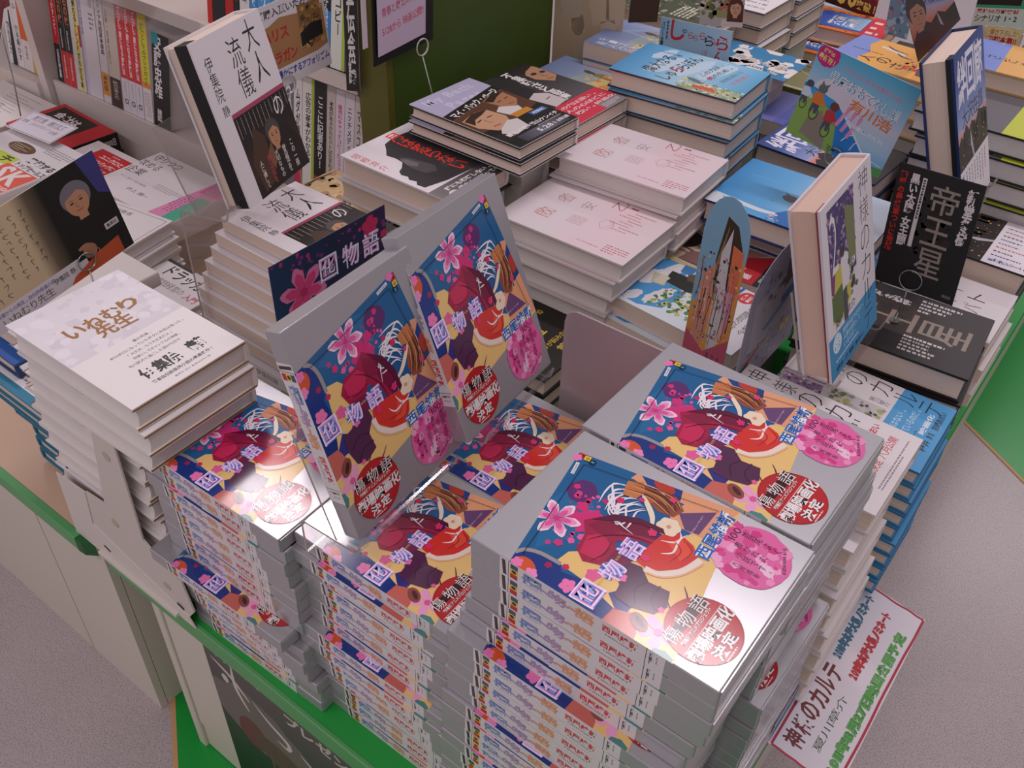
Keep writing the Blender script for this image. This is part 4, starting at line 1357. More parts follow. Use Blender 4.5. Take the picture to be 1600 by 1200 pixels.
def art_shu():
    a = Art(125.2, 193.1)
    a.grad(0, 0, 125.2, 193.1, ['#4c96c8', '#6fb0d8', '#a8cce0', '#8cc0dc', '#5aa6d0'], 'y', 12)
    for (x, y, rx, ry) in ((60, 60, 40, 16), (70, 96, 46, 14), (96, 40, 26, 10), (80, 130, 40, 14)):
        a.ell(x, y, rx, ry, '#c0d8e6', 20, wob=.2, seed=int(x))
    a.poly([(0, 104), (22, 110), (30, 140), (24, 193), (0, 193)], '#aab08c')
    a.specks(0, 100, 34, 93, 160, ['#c8cc8a', '#9cb04a', '#e0dcc8', '#8a9a6a', '#d0d4b8'], 1.2, 4.0, 6)
    a.poly([(10, 122), (20, 126), (22, 150), (10, 160)], '#d85a44')
    a.ell(33, 118, 5, 15, '#6a747c', 20)
    a.text('万城目学', 100, 30, 7, 34, '#3a6c9a', .01, vert=True)
    a.text('偉大なる、', 26, 34, 82, 24, '#1c2a38', .01, rot=5)
    a.text('しゅららぼん', 14, 64, 100, 24, '#1c2a38', .01, rot=6)
    a.text('ら', 50, 68, 15, 21, '#c8304a', .01, rot=6)
    a.rect(30, 128, 95.2, 1, '#d4e2ea')
    a.text('この力は、', 54, 112, 56, 10, '#26486a', .01, rot=8)
    a.text('何のため。', 48, 126, 60, 10, '#26486a', .01, rot=8)
    a.text('何', 48, 126, 12, 10, '#c8305a', .03, rot=8)
    a.text('琵琶湖から', 50, 146, 56, 8, '#5a88a8', .01, rot=8)
    a.text('大発進！', 52, 160, 46, 9, '#c86a7a', .01, rot=8)
    return a
SHU = Book('x', .1252, .1931, .0275, art_shu(), cover='#6aa8cc', spine='R', inner='#3a1016', name='hardcover_book')
stack(SHU, (-.6732, 1.132, .7391), 3.6, 4, 'thick sky blue novel with brush title', 'pile behind white paperbacks', {1: (.004, -.004, .4), 2: (.001, -.002, -.3)}, seed=38)

def art_otsu():
    a = Art(130, 190, '#e4d8da')
    a.grad(0, 60, 130, 130, ['#e4d8da', '#ead0d6', '#e6d4d6'], 'y', 4)
    def box_char(t, x, y, s, c1, c2):
        a.text(t, x, y, s, s, c1, -.012)
        a.stroke([(x, y + s * .3), (x + s * .5, y), (x + s, y + s * .3), (x + s, y + s), (x, y + s)], .5, c2, closed=True)
    box_char('敗', 34, 34, 22, '#c87a7a', '#b06464')
    box_char('者', 82, 36, 20, '#c07a78', '#8a7c78')
    a.text('安', 84, 72, 18, 18, '#a08a86', -.012)
    for i in range(6):
        a.rect(44 + i * 3.6, 78, .8, 22, '#a88a84')
    a.text('乙', 108, 106, 22, 16, '#a83a48', -.012)
    a.text('一', 122, 128, 3, 10, '#a83a48', -.012, vert=True)
    for i in range(8):
        a.greek(112 - i * 7, 140 - (i % 3) * 8, 2.6, 36, 1, '#d0727c' if i % 3 else '#9a6068', True, i, .7)
    a.stroke([(56, 122), (66, 114), (78, 118), (80, 128), (68, 134), (58, 130)], .5, '#8c7470', closed=True)
    a.stroke([(60, 124), (72, 130), (78, 122)], .5, '#b87a7a')
    a.text('小川洋子', 14, 112, 3, 34, '#8a6a68', .01, vert=True)
    a.greek(10, 150, 20, 34, 4, '#c05a66', True, 8, .35)
    return a
OTSU = Book('x', .1304, .1894, .026, art_otsu(), cover='#d9cfcb', spine='R', style='hard', pages=mat('flap_white', '#d6cbc6', .7, noise=.04, nscale=30), name='paperback_book')
stack(OTSU, (-.638, .9581, .6810), 3, 3, 'white paperback with thin red line drawing', 'pile before sky blue novels', {1: (-.004, -.006, .8), 2: (-.002, 0, 0)}, seed=39)
stack(OTSU, (-.641, .8319, .6473), .6, 4, 'white paperback with thin red line drawing', 'nearer white paperback pile', {1: (-.006, -.006, .4), 2: (-.014, -.002, 0)}, seed=40)

# ---------------------------------------------------------------- middle group
def art_school():
    a = Art(128.8, 190, '#d8dee4')
    a.poly([(8, 14), (98, 10), (122, 20), (122, 56), (80, 60), (60, 84), (20, 78), (6, 50)], '#4a98cc')
    for (x, y, rx, ry) in ((70, 28, 24, 12), (100, 40, 22, 10), (40, 60, 26, 10), (20, 34, 14, 8)):
        a.ell(x, y, rx, ry, '#e0dcdf', 15, wob=.25, seed=int(x))
    a.poly([(118, 10), (128, 8), (128, 60), (120, 62)], '#c8b27a')
    a.text('放課後はミステリーとともに', 6, 2, 116, 9, '#2b3036', .01)
    a.text('は', 39, 2, 8, 9, '#3a98d0', .01)
    a.specks(20, 56, 76, 60, 150, ['#5c8a3c', '#83a850', '#3f6a30', '#c8c06a', '#6a705a'], 1.5, 4.2, 5)
    a.poly([(72, 44), (98, 40), (102, 96), (80, 104), (70, 80)], '#26241f')
    a.poly([(58, 34), (80, 24), (84, 44), (62, 52)], '#c8bfa4')
    a.rect(62, 34, 20, 14, '#d4ccb4')
    a.poly([(104, 48), (122, 44), (124, 62), (104, 64)], '#3f7cb0')
    a.ell(104, 74, 8, 9, '#dcc4a8')
    a.poly([(94, 84), (118, 80), (124, 128), (92, 130)], '#e0dcd8')
    a.poly([(92, 66), (104, 60), (114, 68), (108, 76), (94, 76)], '#5a4a32')
    a.rect(0, 130, 128.8, 60, '#e2dcde')
    a.rect(0, 126, 128.8, 4, '#3a62a8')
    a.ell(112, 142, 13, 11, '#d8343c')
    a.text('続々', 104, 136, 16, 5, '#f4dcdc', .04)
    a.text('重版', 104, 143, 16, 5, '#f4dcdc', .04)
    for i, t in enumerate(('いない', '間の問題の', '今朝である。')):
        a.text(t, 40, 140 + i * 15, (34, 60, 66)[i], 9, '#3a3436', .0)
    return a
SCHOOL = Book('x', .1288, .19, .026, art_school(), cover='#cfd6dc', spine='R', style='soft', name='paperback_book')
stack(SCHOOL, (-.4868, .8511, .5895), -5, 3, 'light blue paperback with leafy drawing', 'pile by mauve plate', {1: (-.008, -.008, 0), 2: (-.008, -.012, 0)}, seed=41)

def art_painting():
    a = Art(127, 182, '#c0a48c')
    a.rect(100, 0, 27, 60, '#6e1c2c')
    a.rect(90, 60, 37, 88, '#2c2c30')
    a.poly([(90, 0), (104, 0), (108, 60), (92, 84)], '#6e1c2c')
    a.poly([(0, 0), (92, 0), (100, 40), (92, 70), (60, 66), (30, 90), (0, 84)], '#cbb49c')
    for i in range(7):
        a.stroke([(86 - i * 11, 2 + i * 2), (80 - i * 10, 30 + i * 2), (64 - i * 9, 56 + i * 2)], 4, ['#8a6a58', '#dccab4', '#6a4a44'][i % 3], True)
    a.ell(52, 22, 25, 27, '#2a1d18', 0)
    a.poly([(0, 40), (26, 46), (40, 74), (20, 96), (0, 92)], '#8a6560')
    a.poly([(60, 76), (94, 88), (102, 120), (84, 140), (60, 120)], '#a8796a')
    a.stroke([(70, 84), (90, 104), (86, 126)], 4, '#7c5048', True)
    a.poly([(80, 96), (92, 92), (96, 146), (80, 146)], '#d8ccc4')
    a.poly([(0, 96), (24, 100), (52, 104), (62, 120), (80, 146), (0, 146)], '#c02430')
    a.text('悪', 8, 126, 14, 12, '#ecd6d4', .03)
    a.text('一', 30, 112, 3, 12, '#ecd6d4', .0, vert=True)
    for (x, y) in ((117, 8), (115, 28), (117, 80), (117, 98), (117, 116), (117, 134)):
        a.rect(x, y, 9, 12, '#dcd4d0')
        a.text('眼', x + 1.5, y + 2, 6, 8, '#3a3434', .0)
    a.rect(0, 146, 127, 36, '#2b2829')
    for i, t in enumerate(('男を夢中にさせる', '最後の', '毒婦')):
        a.text(t, 10 + i * 22, 149 + i * 10, (100, 60, 34)[i], 8, '#c8c0be', .01)
    return a
PAINT = Book('x', .127, .182, .024, art_painting(), cover='#5a2a30', spine='R', style='soft', name='paperback_book')
stack(PAINT, (-.4957, .990, .580), 2, 2, 'paperback with sepia figure painting', 'low pile under cyclists hardcover', seed=42)

def art_sky(w, h):
    a = Art(w, h)
    k = w / 150.5
    a.grad(0, 0, w, h, ['#3f93d0', '#62acde', '#a8cce4', '#d8dce4'], 'y', 12)
    a.grad(0, 0, w * .2, h, ['#5aa8dc', '#5aa8dc'], 'y', 2)
    a.ell(12 * k, 6 * k, 14 * k, 15 * k, '#dfe2e8', 30, wob=.3)
    a.stroke([(30 * k, 0), (22 * k, 40 * k), (20 * k, 80 * k), (34 * k, 130 * k)], 9 * k, '#dfe2e8', True)
    a.poly([(24 * k, 90 * k), (40 * k, 100 * k), (60 * k, 160 * k), (0, h), (0, 100 * k)], '#2a72b8')
    a.specks(4 * k, 86 * k, 16 * k, 14 * k, 18, ['#e8d8dc', '#d88aa0', '#4a7ac0'], 1.2, 3, 3)
    a.ell(72 * k, 92 * k, 9 * k, 13 * k, '#58585c', 10)
    a.poly([(80 * k, 82 * k), (86 * k, 78 * k), (80 * k, 90 * k)], '#58585c')
    a.poly([(58 * k, 98 * k), (66 * k, 96 * k), (64 * k, 116 * k), (48 * k, 118 * k)], '#d8703a')
    a.ell(94 * k, 120 * k, 9 * k, 12 * k, '#6a3a26', 0)
    a.greek(104 * k, 20 * k, 3 * k, 50 * k, 1, '#7ab4dc', True, 2, .6)
    a.stroke([(52 * k, 70 * k), (54 * k, 73 * k), (52 * k, 76 * k)], .8, '#3a4a5a')
    return a
SKY = Book('x', .1505, .219, .032, art_sky(150.5, 219), cover='#16306a', spine='R', inner='#1c3470', name='hardcover_book')
stack(SKY, (-.4571, 1.0455, .645), 1, 2, 'sky blue hardcover with small cyclists', 'pair behind arched card', {1: (.02, .03, 0)}, seed=43, plinth=False)

def art_bond(w, h, obi=False):
    a = Art(w, h)
    k = w / 129.2
    a.grad(0, 0, w, h * .62, ['#28407e', '#3c5aa0', '#8a98c4', '#b8b4cc'], 'y', 10)
    a.grad(0, h * .44, w, h * .12, ['#b0a8c0', '#d87a5a', '#c84a2c'], 'y', 5)
    a.poly([(0, 100 * k), (14 * k, 92 * k), (20 * k, 98 * k), (34 * k, 84 * k), (48 * k, 96 * k), (60 * k, 88 * k), (76 * k, 98 * k), (90 * k, 86 * k), (w, 96 * k), (w, h), (0, h)], '#2a2420')
    rd = random.Random(4)
    ps = []
    for i in range(26):
        x, y = rd.random() * w, 90 * k + rd.random() * 10 * k
        ps.append([(x, y), (x + 4 * k, y), (x + 4 * k, y + 22 * k), (x, y + 22 * k)])
    a.put(ps, '#211c1c')
    a.specks(0, 104 * k, w, 50 * k, 70, ['#c88a3c', '#d8b070', '#7a5a3c', '#b8482c'], .5, 1.7, 8)
    a.poly([(52 * k, 96 * k), (58 * k, 112 * k), (66 * k, 134 * k), (60 * k, 132 * k), (50 * k, 114 * k)], '#b0a8b4')
    a.text('新宿鮫', 84 * k, 6 * k, 12 * k, 26 * k, '#c8ccdc', .03, vert=True)
    for i, t in enumerate('絆回廊'):
        a.text(t, (9 + i * 37) * k, 7 * k, 36 * k, 54 * k, '#e4e0ea', .02)
    a.text('大沢在昌', 20 * k, 66 * k, 92 * k, 21 * k, '#1c2034', .0)
    if obi:
        a.rect(0, 132 * k, w, h, '#e0d8dc')
        a.text('新宿鮫シリーズ', 8 * k, 138 * k, 9 * k, 46 * k, '#3a3c84', .04, vert=True)
        for i in range(8):
            a.greek((24 + i * 12) * k, 138 * k, 4 * k, 46 * k, 1, ['#3a3c84', '#3a3436', '#b0505a', '#6a646a'][i % 4], True, i, .7)
    return a
BOND = Book('x', .1292, .19, .033, art_bond(129.2, 190), cover='#2a3a6e', spine='R', inner='#20305c', name='hardcover_book')
stack(BOND, (-.4959, 1.2866, .6236), -3, 2, 'dark blue hardcover with skyline', 'pile behind cyclists hardcovers', seed=44)
BOND_P = Book('x', .1309, .1958, .036, art_bond(130.9, 195.8, True), cover='#1d2c58', spine='R', inner='#16306a', endpaper=('#101218', .76), name='hardcover_book')
BOND_P.lean((-.2233, 1.1026, .8757), 3.0, 68.8, 'dark blue crime hardcover propped upright with white band', None, -.5)
BOND_O = Book('x', .130, .19, .036, art_bond(130, 190, True), cover='#23252c', spine='R', inner='#16181c', name='hardcover_book')
stack(BOND_O, (-.265, 1.213, .600), 0, 2, 'skyline hardcover with white band', 'pile under propped crime novel', seed=45)

def art_karte(w, h, red=False):
    a = Art(w, h, '#dfd7d7')
    k = w / 125
    if not red:
        a.rect(14 * k, 0, 62 * k, 92 * k, '#7c6a86')
        a.specks(14 * k, 0, 62 * k, 60 * k, 150, ['#4b3a68', '#8c5a7a', '#b47a94', '#c8a0b4', '#3a2c58', '#6c3c60'], 1.4, 3.4, 7)
        a.poly([(14 * k, 58 * k), (76 * k, 50 * k), (76 * k, 122 * k), (14 * k, 122 * k)], '#c8c2c0')
        a.specks(16 * k, 60 * k, 58 * k, 62 * k, 90, ['#8a8a90', '#b8b4b8', '#4a4a3c', '#a8a860', '#6a6e4a'], 2, 5, 9)
        a.ell(44 * k, 92 * k, 14 * k, 14 * k, '#b4b2b6')
    for i, t in enumerate('神様のカルテ'):
        a.text(t, 98 * k, (4 + i * 29) * k, 22 * k, 25 * k, '#2a2628', -.012)
    if red:
        a.text('2', 76 * k, 8 * k, 12 * k, 22 * k, '#2a2628', -.012)
    a.text('夏川草介', 80 * k, 100 * k, 9 * k, 22 * k, '#4a4446', .0, vert=True)
    if red:
        a.rect(0, 126 * k, w, h, '#e0d8d8')
        a.text('主演 櫻井翔', 30 * k, 140 * k, 46 * k, 9 * k, '#c02a3a', .03)
        a.text('宮崎あおい', 80 * k, 136 * k, 38 * k, 9 * k, '#c02a3a', .03)
        a.text('映画化決定 八月公開', 26 * k, 156 * k, 84 * k, 9 * k, '#c83a48', .01)
        a.greek(34 * k, 172 * k, 80 * k, 6 * k, 2, '#8a7a7a')
    else:
        a.rect(0, 126 * k, w, h, '#4a9cd0')
        for i, t in enumerate('ルテ'):
            a.text(t, 98 * k, (4 + (i + 4) * 29) * k, 22 * k, 25 * k, '#1c2a34', -.012)
        a.text('医者の話ではない。', 8 * k, 132 * k, 80 * k, 9 * k, '#cfe4f0', .0)
        a.text('人間の話をしているのだ。', 6 * k, 145 * k, 92 * k, 9 * k, '#cfe4f0', .0)
        a.greek(14 * k, 158 * k, 90 * k, 4 * k, 1, '#2c6c98')
        a.text('櫻井 翔', 34 * k, 171 * k, 34 * k, 8 * k, '#1c2a34', .02)
        a.text('宮崎あおい', 76 * k, 171 * k, 36 * k, 8 * k, '#1c2a34', .02)
        a.text('映画化', 60 * k, 162 * k, 40 * k, 7 * k, '#dfe8ee', .03)
    return a
KARTE = Book('x', .125, .1847, .0208, art_karte(125, 184.7), cover='#4a94c4', spine='R', inner='#2a6f9e', name='hardcover_book')
stack(KARTE, (-.2487, .8085, .5677), .3, 9, 'novel with sky blue lower band', 'table edge pile', {2: (.003, .002, 0), 5: (.006, .0, 0)}, seed=46)
KARTE_R = Book('x', .128, .188, .0275, art_karte(128, 188, True), cover='#ddd3d0', spine='R', pages=M_PAGES, name='hardcover_book')
stack(KARTE_R, (-.2595, .662, .625), 0, 9, 'cream novel with red band print', 'pile behind tall silver ones', {1: (-.002, -.028, .5), 3: (.002, -.034, 0), 5: (.006, -.036, 0)}, seed=47)
def art_karte_p():
    a = Art(129.7, 191.2, '#dfd6da')
    a.rect(14, 8, 66, 88, '#4d3f6e')
    a.specks(14, 8, 66, 62, 170, ['#6a5590', '#8a6a9c', '#3a3060', '#a884a8', '#5a3c70', '#c0a0b8'], 1.2, 3.2, 4)
    a.poly([(14, 78), (36, 72), (60, 90), (62, 122), (40, 134), (14, 130)], '#c8b848')
    a.poly([(14, 100), (40, 96), (56, 120), (30, 136), (14, 126)], '#5a6a38')
    a.poly([(14, 64), (26, 76), (20, 100), (14, 96)], '#7a3a78')
    a.poly([(56, 20), (78, 30), (80, 80), (66, 96), (58, 60)], '#7c8058')
    a.poly([(40, 72), (48, 64), (60, 72), (62, 104), (42, 108)], '#dcd4d4')
    a.ell(46, 64, 5, 6, '#463a34')
    a.poly([(42, 106), (52, 104), (52, 140), (46, 150), (42, 148)], '#4a4650')
    a.specks(60, 80, 20, 40, 30, ['#dcd6d6', '#8a8a88', '#5a5e48'], 2, 5, 3)
    a.text('2', 18, 16, 17, 62, '#e4dcdc', -.012)
    for i, t in enumerate('神様のカルテ'):
        a.text(t, 94, 4 + i * 31, 24, 27, '#2c2a30', -.014)
    a.text('夏川 草介', 18, 128, 54, 10, '#4a4448', .0)
    a.rect(0, 142, 129.7, 50, '#3f8cbc')
    for i, t in enumerate('ルテ'):
        a.text(t, 94, 4 + (i + 4) * 31, 24, 27, '#1d3040', -.014)
    a.ell(20, 154, 11, 11, '#d4e0e6')
    a.specks(13, 147, 14, 14, 18, ['#6aa4c4'], .6, 1.2)
    for i, t in enumerate(('医師の話ではない。', '人間の話をして', 'いるのだ。')):
        a.text(t, 36, 146 + i * 8.6, (58, 46, 34)[i], 6.6, '#cfe2ec', .0)
    a.greek(14, 172, 70, 4, 1, '#cfe2ec', seed=2)
    a.text('櫻井 翔 宮崎あおい', 14, 180, 76, 6.4, '#1a2430', .05)
    return a
KARTE_P = Book('x', .1297, .1912, .031, art_karte_p(), cover='#d6ccd0', spine='R', inner=None, endpaper=('#8c3c48', .86), name='hardcover_book', pages=mat('pinkish_pages', '#d8b8a6', .8, noise=.03, nscale=60))
KARTE_P.lean((-.2251, .7744, .8286), .9, 73.3, 'white novel with sky blue band propped upright by the table edge', None, -3.4)

def art_star(w, h):
    a = Art(w, h, '#28201e')
    k = w / 137
    a.specks(40 * k, 10 * k, 70 * k, 120 * k, 90, ['#33241c', '#3c2a20', '#2a1c18'], 3, 9, 5)
    for i, t in enumerate('帝王星'):
        a.text(t, 50 * k, (6 + i * 62) * k, 42 * k, 56 * k, '#8f7f72', .006)
    a.text('新堂冬樹', 106 * k, 20 * k, 14 * k, 88 * k, '#dcd4d2', .03, vert=True)
    for i in range(5):
        a.greek((40 - i * 7) * k, 118 * k, 4.6 * k, (66 - i * 3) * k, 1, '#cfc7c4', True, 30 + i, .85)
    for i in range(4):
        a.greek((124 - i * 8) * k, 118 * k, 5 * k, (70 - i * 14) * k, 1, '#cfc7c4', True, 40 + i, .85)
    return a
STAR = Book('x', .137, .201, .034, art_star(137, 201), cover='#2a2422', spine='R', inner='#171413', name='hardcover_book')
stack(STAR, (-.2684, .936, .600), 4, 3, 'black hardcover with engraved brown title', 'pile below black card', {1: (.004, -.004, .6), 2: (.0, .006, 0)}, seed=48)
a = Art(130, 190, '#dcd4d6')
for i, t in enumerate('ナイトエイパ'):
    a.text(t, 84 - (i // 3) * 30, 78 + (i % 3) * 30, 18, 22, '#2c282a', -.01)
a.greek(30, 150, 20, 30, 3, '#7a7274', True)
a.text('Paper 2011 Issue', 14, 130, 5, 54, '#5a5456', .0, vert=True)
NIGHTP = Book('x', .130, .19, .0195, a, cover='#d6cecf', spine='R', style='soft', name='paperback_book')
stack(NIGHTP, (-.2625, 1.079, .572), 0, 5, 'thin white paperback with spaced title', 'far table edge pile', {1: (.004, .002, 0)}, jit=.004, seed=49)

# ---------------------------------------------------------------- far group
a = Art(130, 190, '#e0a24a')
a.rect(104, 0, 26, 190, '#e0a24a')
a.poly([(0, 0), (130, 0), (130, 34), (96, 30), (60, 46), (30, 40), (0, 50)], '#7a8cc8')
for i, t in enumerate('人のさだめ'):
    a.text(t, 22 + (i % 2) * 8, 40 + i * 26, 26, 24, '#3a2216', .01)
a.greek(62, 14, 5, 90, 1, '#4a3a2a', True, 3, .6)
a.poly([(96, 50), (104, 48), (92, 92), (84, 96)], '#d8d0d0')
a.stroke([(112, 54), (100, 70), (96, 96)], 4, '#2a2422', True)
a.stroke([(90, 80), (80, 92), (78, 110)], 4, '#2a2422', True)
a.specks(34, 110, 36, 30, 40, ['#d8382c', '#e8c03a', '#c8281e'], 2, 5, 2)
a.poly([(20, 140), (50, 132), (60, 190), (10, 190)], '#6a4a50')
YEL = Book('x', .130, .19, .030, a, cover='#d8b070', spine='R', name='hardcover_book')
stack(YEL, (-.4981, 1.5183, .6937), -5, 3, 'ochre hardcover with brush lettering', 'pile behind cyclists card', seed=50)
a = Art(115, 140, '#6a6c3c')
a.poly([(0, 30), (60, 10), (115, 60), (115, 90), (40, 60), (0, 70)], '#8a8658')
a.poly([(0, 80), (50, 70), (100, 110), (115, 140), (0, 140)], '#55582c')
a.stroke([(104, 4), (70, 60), (30, 110)], 1.2, '#d8d4c0')
a.greek(70, 70, 30, 34, 4, '#4a3c20', True, 3, .3)
a.grad(0, 0, 14, 140, ['#8c8c60', '#c4c0a8', '#6c6c3c'], 'x', 5)
OLIVE = Book('x', .115, .140, .030, a, cover='#62642e', spine='L', style='soft', name='paperback_book')
stack(OLIVE, (-.630, 1.625, .580), 0, 2, 'olive green paperback', 'pile left of cyclists card', {1: (.012, -.012, 0)}, seed=51)
a = Art(112, 155, '#2f7aa8')
a.specks(0, 20, 112, 135, 26, ['#d8d0ca', '#ded6d0'], 8, 18, 3)
a.text('国境の南', 40, 40, 22, 100, '#b8b0aa', .06, vert=True)
a.text('石田衣良', 20, 80, 10, 60, '#2c4a5c', .03, vert=True)
a.text('TE', 70, 30, 34, 20, '#d8d8d8', .06)
TEALB = Book('x', .098, .135, .024, a, cover='#d8d0ca', spine='R', style='soft', name='paperback_book')
stack(TEALB, (-.687, 1.447, .660), 0, 1, 'mid blue and white mottled paperback', 'place behind sky blue novels', seed=52)
a = Art(130, 190, '#5a62a8')
a.frame(30, 60, 30, 40, 1.2, '#b8bcdc')
a.frame(64, 96, 26, 40, 1.2, '#b8bcdc')
a.rect(0, 0, 130, 40, '#6c70b0')
Book('x', .130, .19, .026, a, cover='#50568c', spine='R', style='soft', name='paperback_book').lie((-.570, 1.425, .600), 0, 'violet blue paperback partly hidden behind the sky blue novels')
struct(box_obj('plinth', -.55, 1.44, TABLE, -.41, 1.505, .5735, M_PLINTH))
def art_fire():
    a = Art(129, 190, '#c8641e')
    a.frame(0, 0, 129, 190, 8, '#d8762a')
    a.specks(4, 4, 121, 182, 120, ['#8a3414', '#5c2412', '#b4501a'], 3, 7, 5)
    a.poly([(22, 26), (48, 16), (92, 22), (112, 44), (112, 190), (18, 190), (14, 70)], '#2a4a94')
    a.grad(26, 60, 82, 80, ['#2c4e98', '#4a7cb8', '#9ab4c8'], 'y', 6)
    for i, t in enumerate('茶漬漂流'):
        a.text(t, 34 + (i % 2) * 30, 66 + (i // 2) * 30, 28, 28, ['#e4dcdc', '#b8b0ac'][i % 2], .05)
    a.rect(0, 142, 129, 48, '#c8222c')
    for i in range(3):
        a.greek(20 + i * 34, 150, 16, 32, 1, '#e8c8c8', True, i, .8)
    return a
FIRE = Book('x', .1286, .19, .031, art_fire(), cover='#c46a28', spine='R', name='hardcover_book')
FIRE.lie((-.7313, 1.9441, .5857), 3.7, 'orange bordered book with blue centre, higher of the two')
FIRE.lie((-.7486, 1.8845, .5520), 3.9, 'orange bordered book with blue centre, lower of the two')
struct(box_obj('plinth', -.73, 1.91, TABLE, -.58, 1.99, .5205, M_PLINTH))
struct(box_obj('plinth', -.72, 2.02, TABLE, -.58, 2.06, .5545, M_PLINTH))
a = Art(130, 200, '#3c4226')
a.specks(0, 0, 130, 200, 120, ['#6a6c44', '#8a8a6a', '#2a2c1a', '#a8a48a'], 2, 6, 3)
a.greek(20, 120, 60, 40, 5, '#c8c4b0', seed=2)
OLD = Book('x', .130, .200, .0285, a, cover='#dcd2c8', spine='R', name='hardcover_book')
stack(OLD, (-.900, 1.472, .700), 0, 4, 'cream edged book with green cover', 'far pile beside beige board', {1: (-.003, .003, 0), 2: (.002, -.004, 0)}, seed=53)
a = Art(130, 190, '#dcd6d6')
for i in range(5):
    a.text(('あつたかい', '心に残る一冊', '名作', '新刊', '小説')[i], 18 + i * 22, 120 - i * 6, 9, 60, '#3a3638', .02, vert=True)
WTXT = Book('x', .130, .19, .0285, a, cover='#d8d2d2', spine='R', inner='#3a3c48', name='hardcover_book')
stack(WTXT, (-.843, 1.607, .700), 0, 4, 'white hardcover with handwriting style print', 'pile right of portrait card', {1: (-.004, .004, 0), 2: (.005, -.003, 0), 3: (-.006, 0, 0)}, seed=54)
WT2 = Book('x', .130, .19, .0285, Art(130, 190, '#cfc8c8'), cover='#c8c2c4', spine='R', inner='#26304a', name='hardcover_book')
stack(WT2, (-.835, 1.745, .715), 0, 4, 'pale grey hardcover', 'farthest pile by orange books', seed=55)
a = Art(140, 190, '#5c5a5e')
for i in range(4):
    a.stroke([(20 + i * 26, 120), (34 + i * 24, 180)], 2.2, '#c8c4c6')
    a.stroke([(24 + i * 26, 150), (40 + i * 24, 140)], 2.2, '#c8c4c6')
GREY = Book('x', .140, .19, .030, a, cover='#2a2a2e', spine='R', inner='#1c1c20', name='hardcover_book', pages=M_WPAGE,
            obi=(.118, Art(140, 60, '#b8c030'), '#b8c030'))
stack(GREY, (-.302, 1.353, .712), 0, 8, 'grey hardcover with lime band', 'tall pile behind crime novel', {1: (.01, -.008, 0), 4: (.004, .002, 0)}, jit=.003, seed=56)
a = Art(130, 190, '#d8a258')
a.rect(0, 0, 130, 46, '#7488c8')
a.poly([(0, 46), (60, 30), (130, 50), (130, 60), (0, 70)], '#7488c8')
a.text('さだめ', 50, 40, 16, 70, '#3a2a1c', .0, vert=True)
a.stroke([(96, 120), (84, 150)], 4, '#3a2a1c', True)
Book('x', .130, .19, .028, a, cover='#c8a068', spine='R', name='hardcover_book').lie((-.312, 1.500, .738), 0, 'ochre and blue hardcover at the right border behind the grey pile')
struct(box_obj('plinth', -.29, 1.515, TABLE, -.14, 1.62, .7095, M_PLINTH))
a = Art(130, 150, '#1d1a16')
a.specks(40, 40, 50, 50, 14, ['#c89038', '#8a5a20'], 2, 6, 3)
Book('x', .130, .150, .024, a, cover='#1c1a18', spine='R').lie((-.470, 1.690, .640), 0, 'black book with gold mark behind the ochre pile')
struct(box_obj('plinth', -.45, 1.71, TABLE, -.34, 1.80, .6155, M_PLINTH))
a = Art(130, 150, '#c01e2a')
a.text('絶賛', 60, 60, 20, 60, '#ecd4d4', .05, vert=True)
a.rect(30, 0, 30, 26, '#1a1614')
Book('x', .130, .150, .030, a, cover='#dcd4d2', spine='R').lie((-.400, 1.700, .668), 0, 'red covered book beside the far white bin')
struct(box_obj('plinth', -.33, 1.71, TABLE, -.27, 1.82, .6375, M_PLINTH))
a = Art(130, 150, '#23201e')
a.specks(50, 60, 30, 30, 6, ['#a87028'], 2, 4, 5)
a.rect(0, 110, 130, 3, '#8a7a5a')
Book('x', .130, .150, .030, a, cover='#1c1a1a', spine='R').lie((-.262, 1.760, .690), 0, 'dark brown book right of the far white bin')
struct(box_obj('plinth', -.25, 1.78, TABLE, -.15, 1.87, .6595, M_PLINTH))
a = Art(126, 188, '#1f1b16')
a.text('このミステリーベスト10', 88, 30, 12, 120, '#d8b03a', .01, vert=False) if False else None
a.text('ミステリーベスト10', 20, 96, 92, 11, '#d8b03a', .01)
a.text('第', 22, 120, 15, 15, '#e0b83a', .06)
a.text('1', 44, 112, 12, 30, '#e8c040', .06)
a.text('位', 64, 118, 17, 17, '#e0b83a', .06)
a.text('ミステリが読みたい', 24, 146, 78, 9, '#c8a43a', .02)
a.text('第1位', 60, 160, 40, 12, '#c8a43a', .03)
a.text('示', 20, 78, 18, 16, '#e0d8d6', .05)
a.rect(0, 64, 30, 20, '#b81c24')
GOLD = Book('x', .126, .188, .026, a, cover='#1d1a18', spine='R', name='hardcover_book')
stack(GOLD, (-.650, .7000, .5500), 0, 2, 'black book with yellow ranking print', 'gap below white paperbacks', seed=57)
a = Art(60, 60, '#e0d8d4')
for i in range(3):
    a.text(('大好評', '文庫化', '重版')[i], 8 + i * 16, 8, 10, 44, '#c83a4a', .04, vert=True)
Book('x', .060, .060, .030, a, cover='#d8d0c8', spine='R', style='soft').lie((-.546, .746, .470), 8, 'small white booklet with red print in the gap beside the steel plate')
struct(box_obj('plinth', -.535, .765, TABLE, -.505, .79, .4398, M_PLINTH))

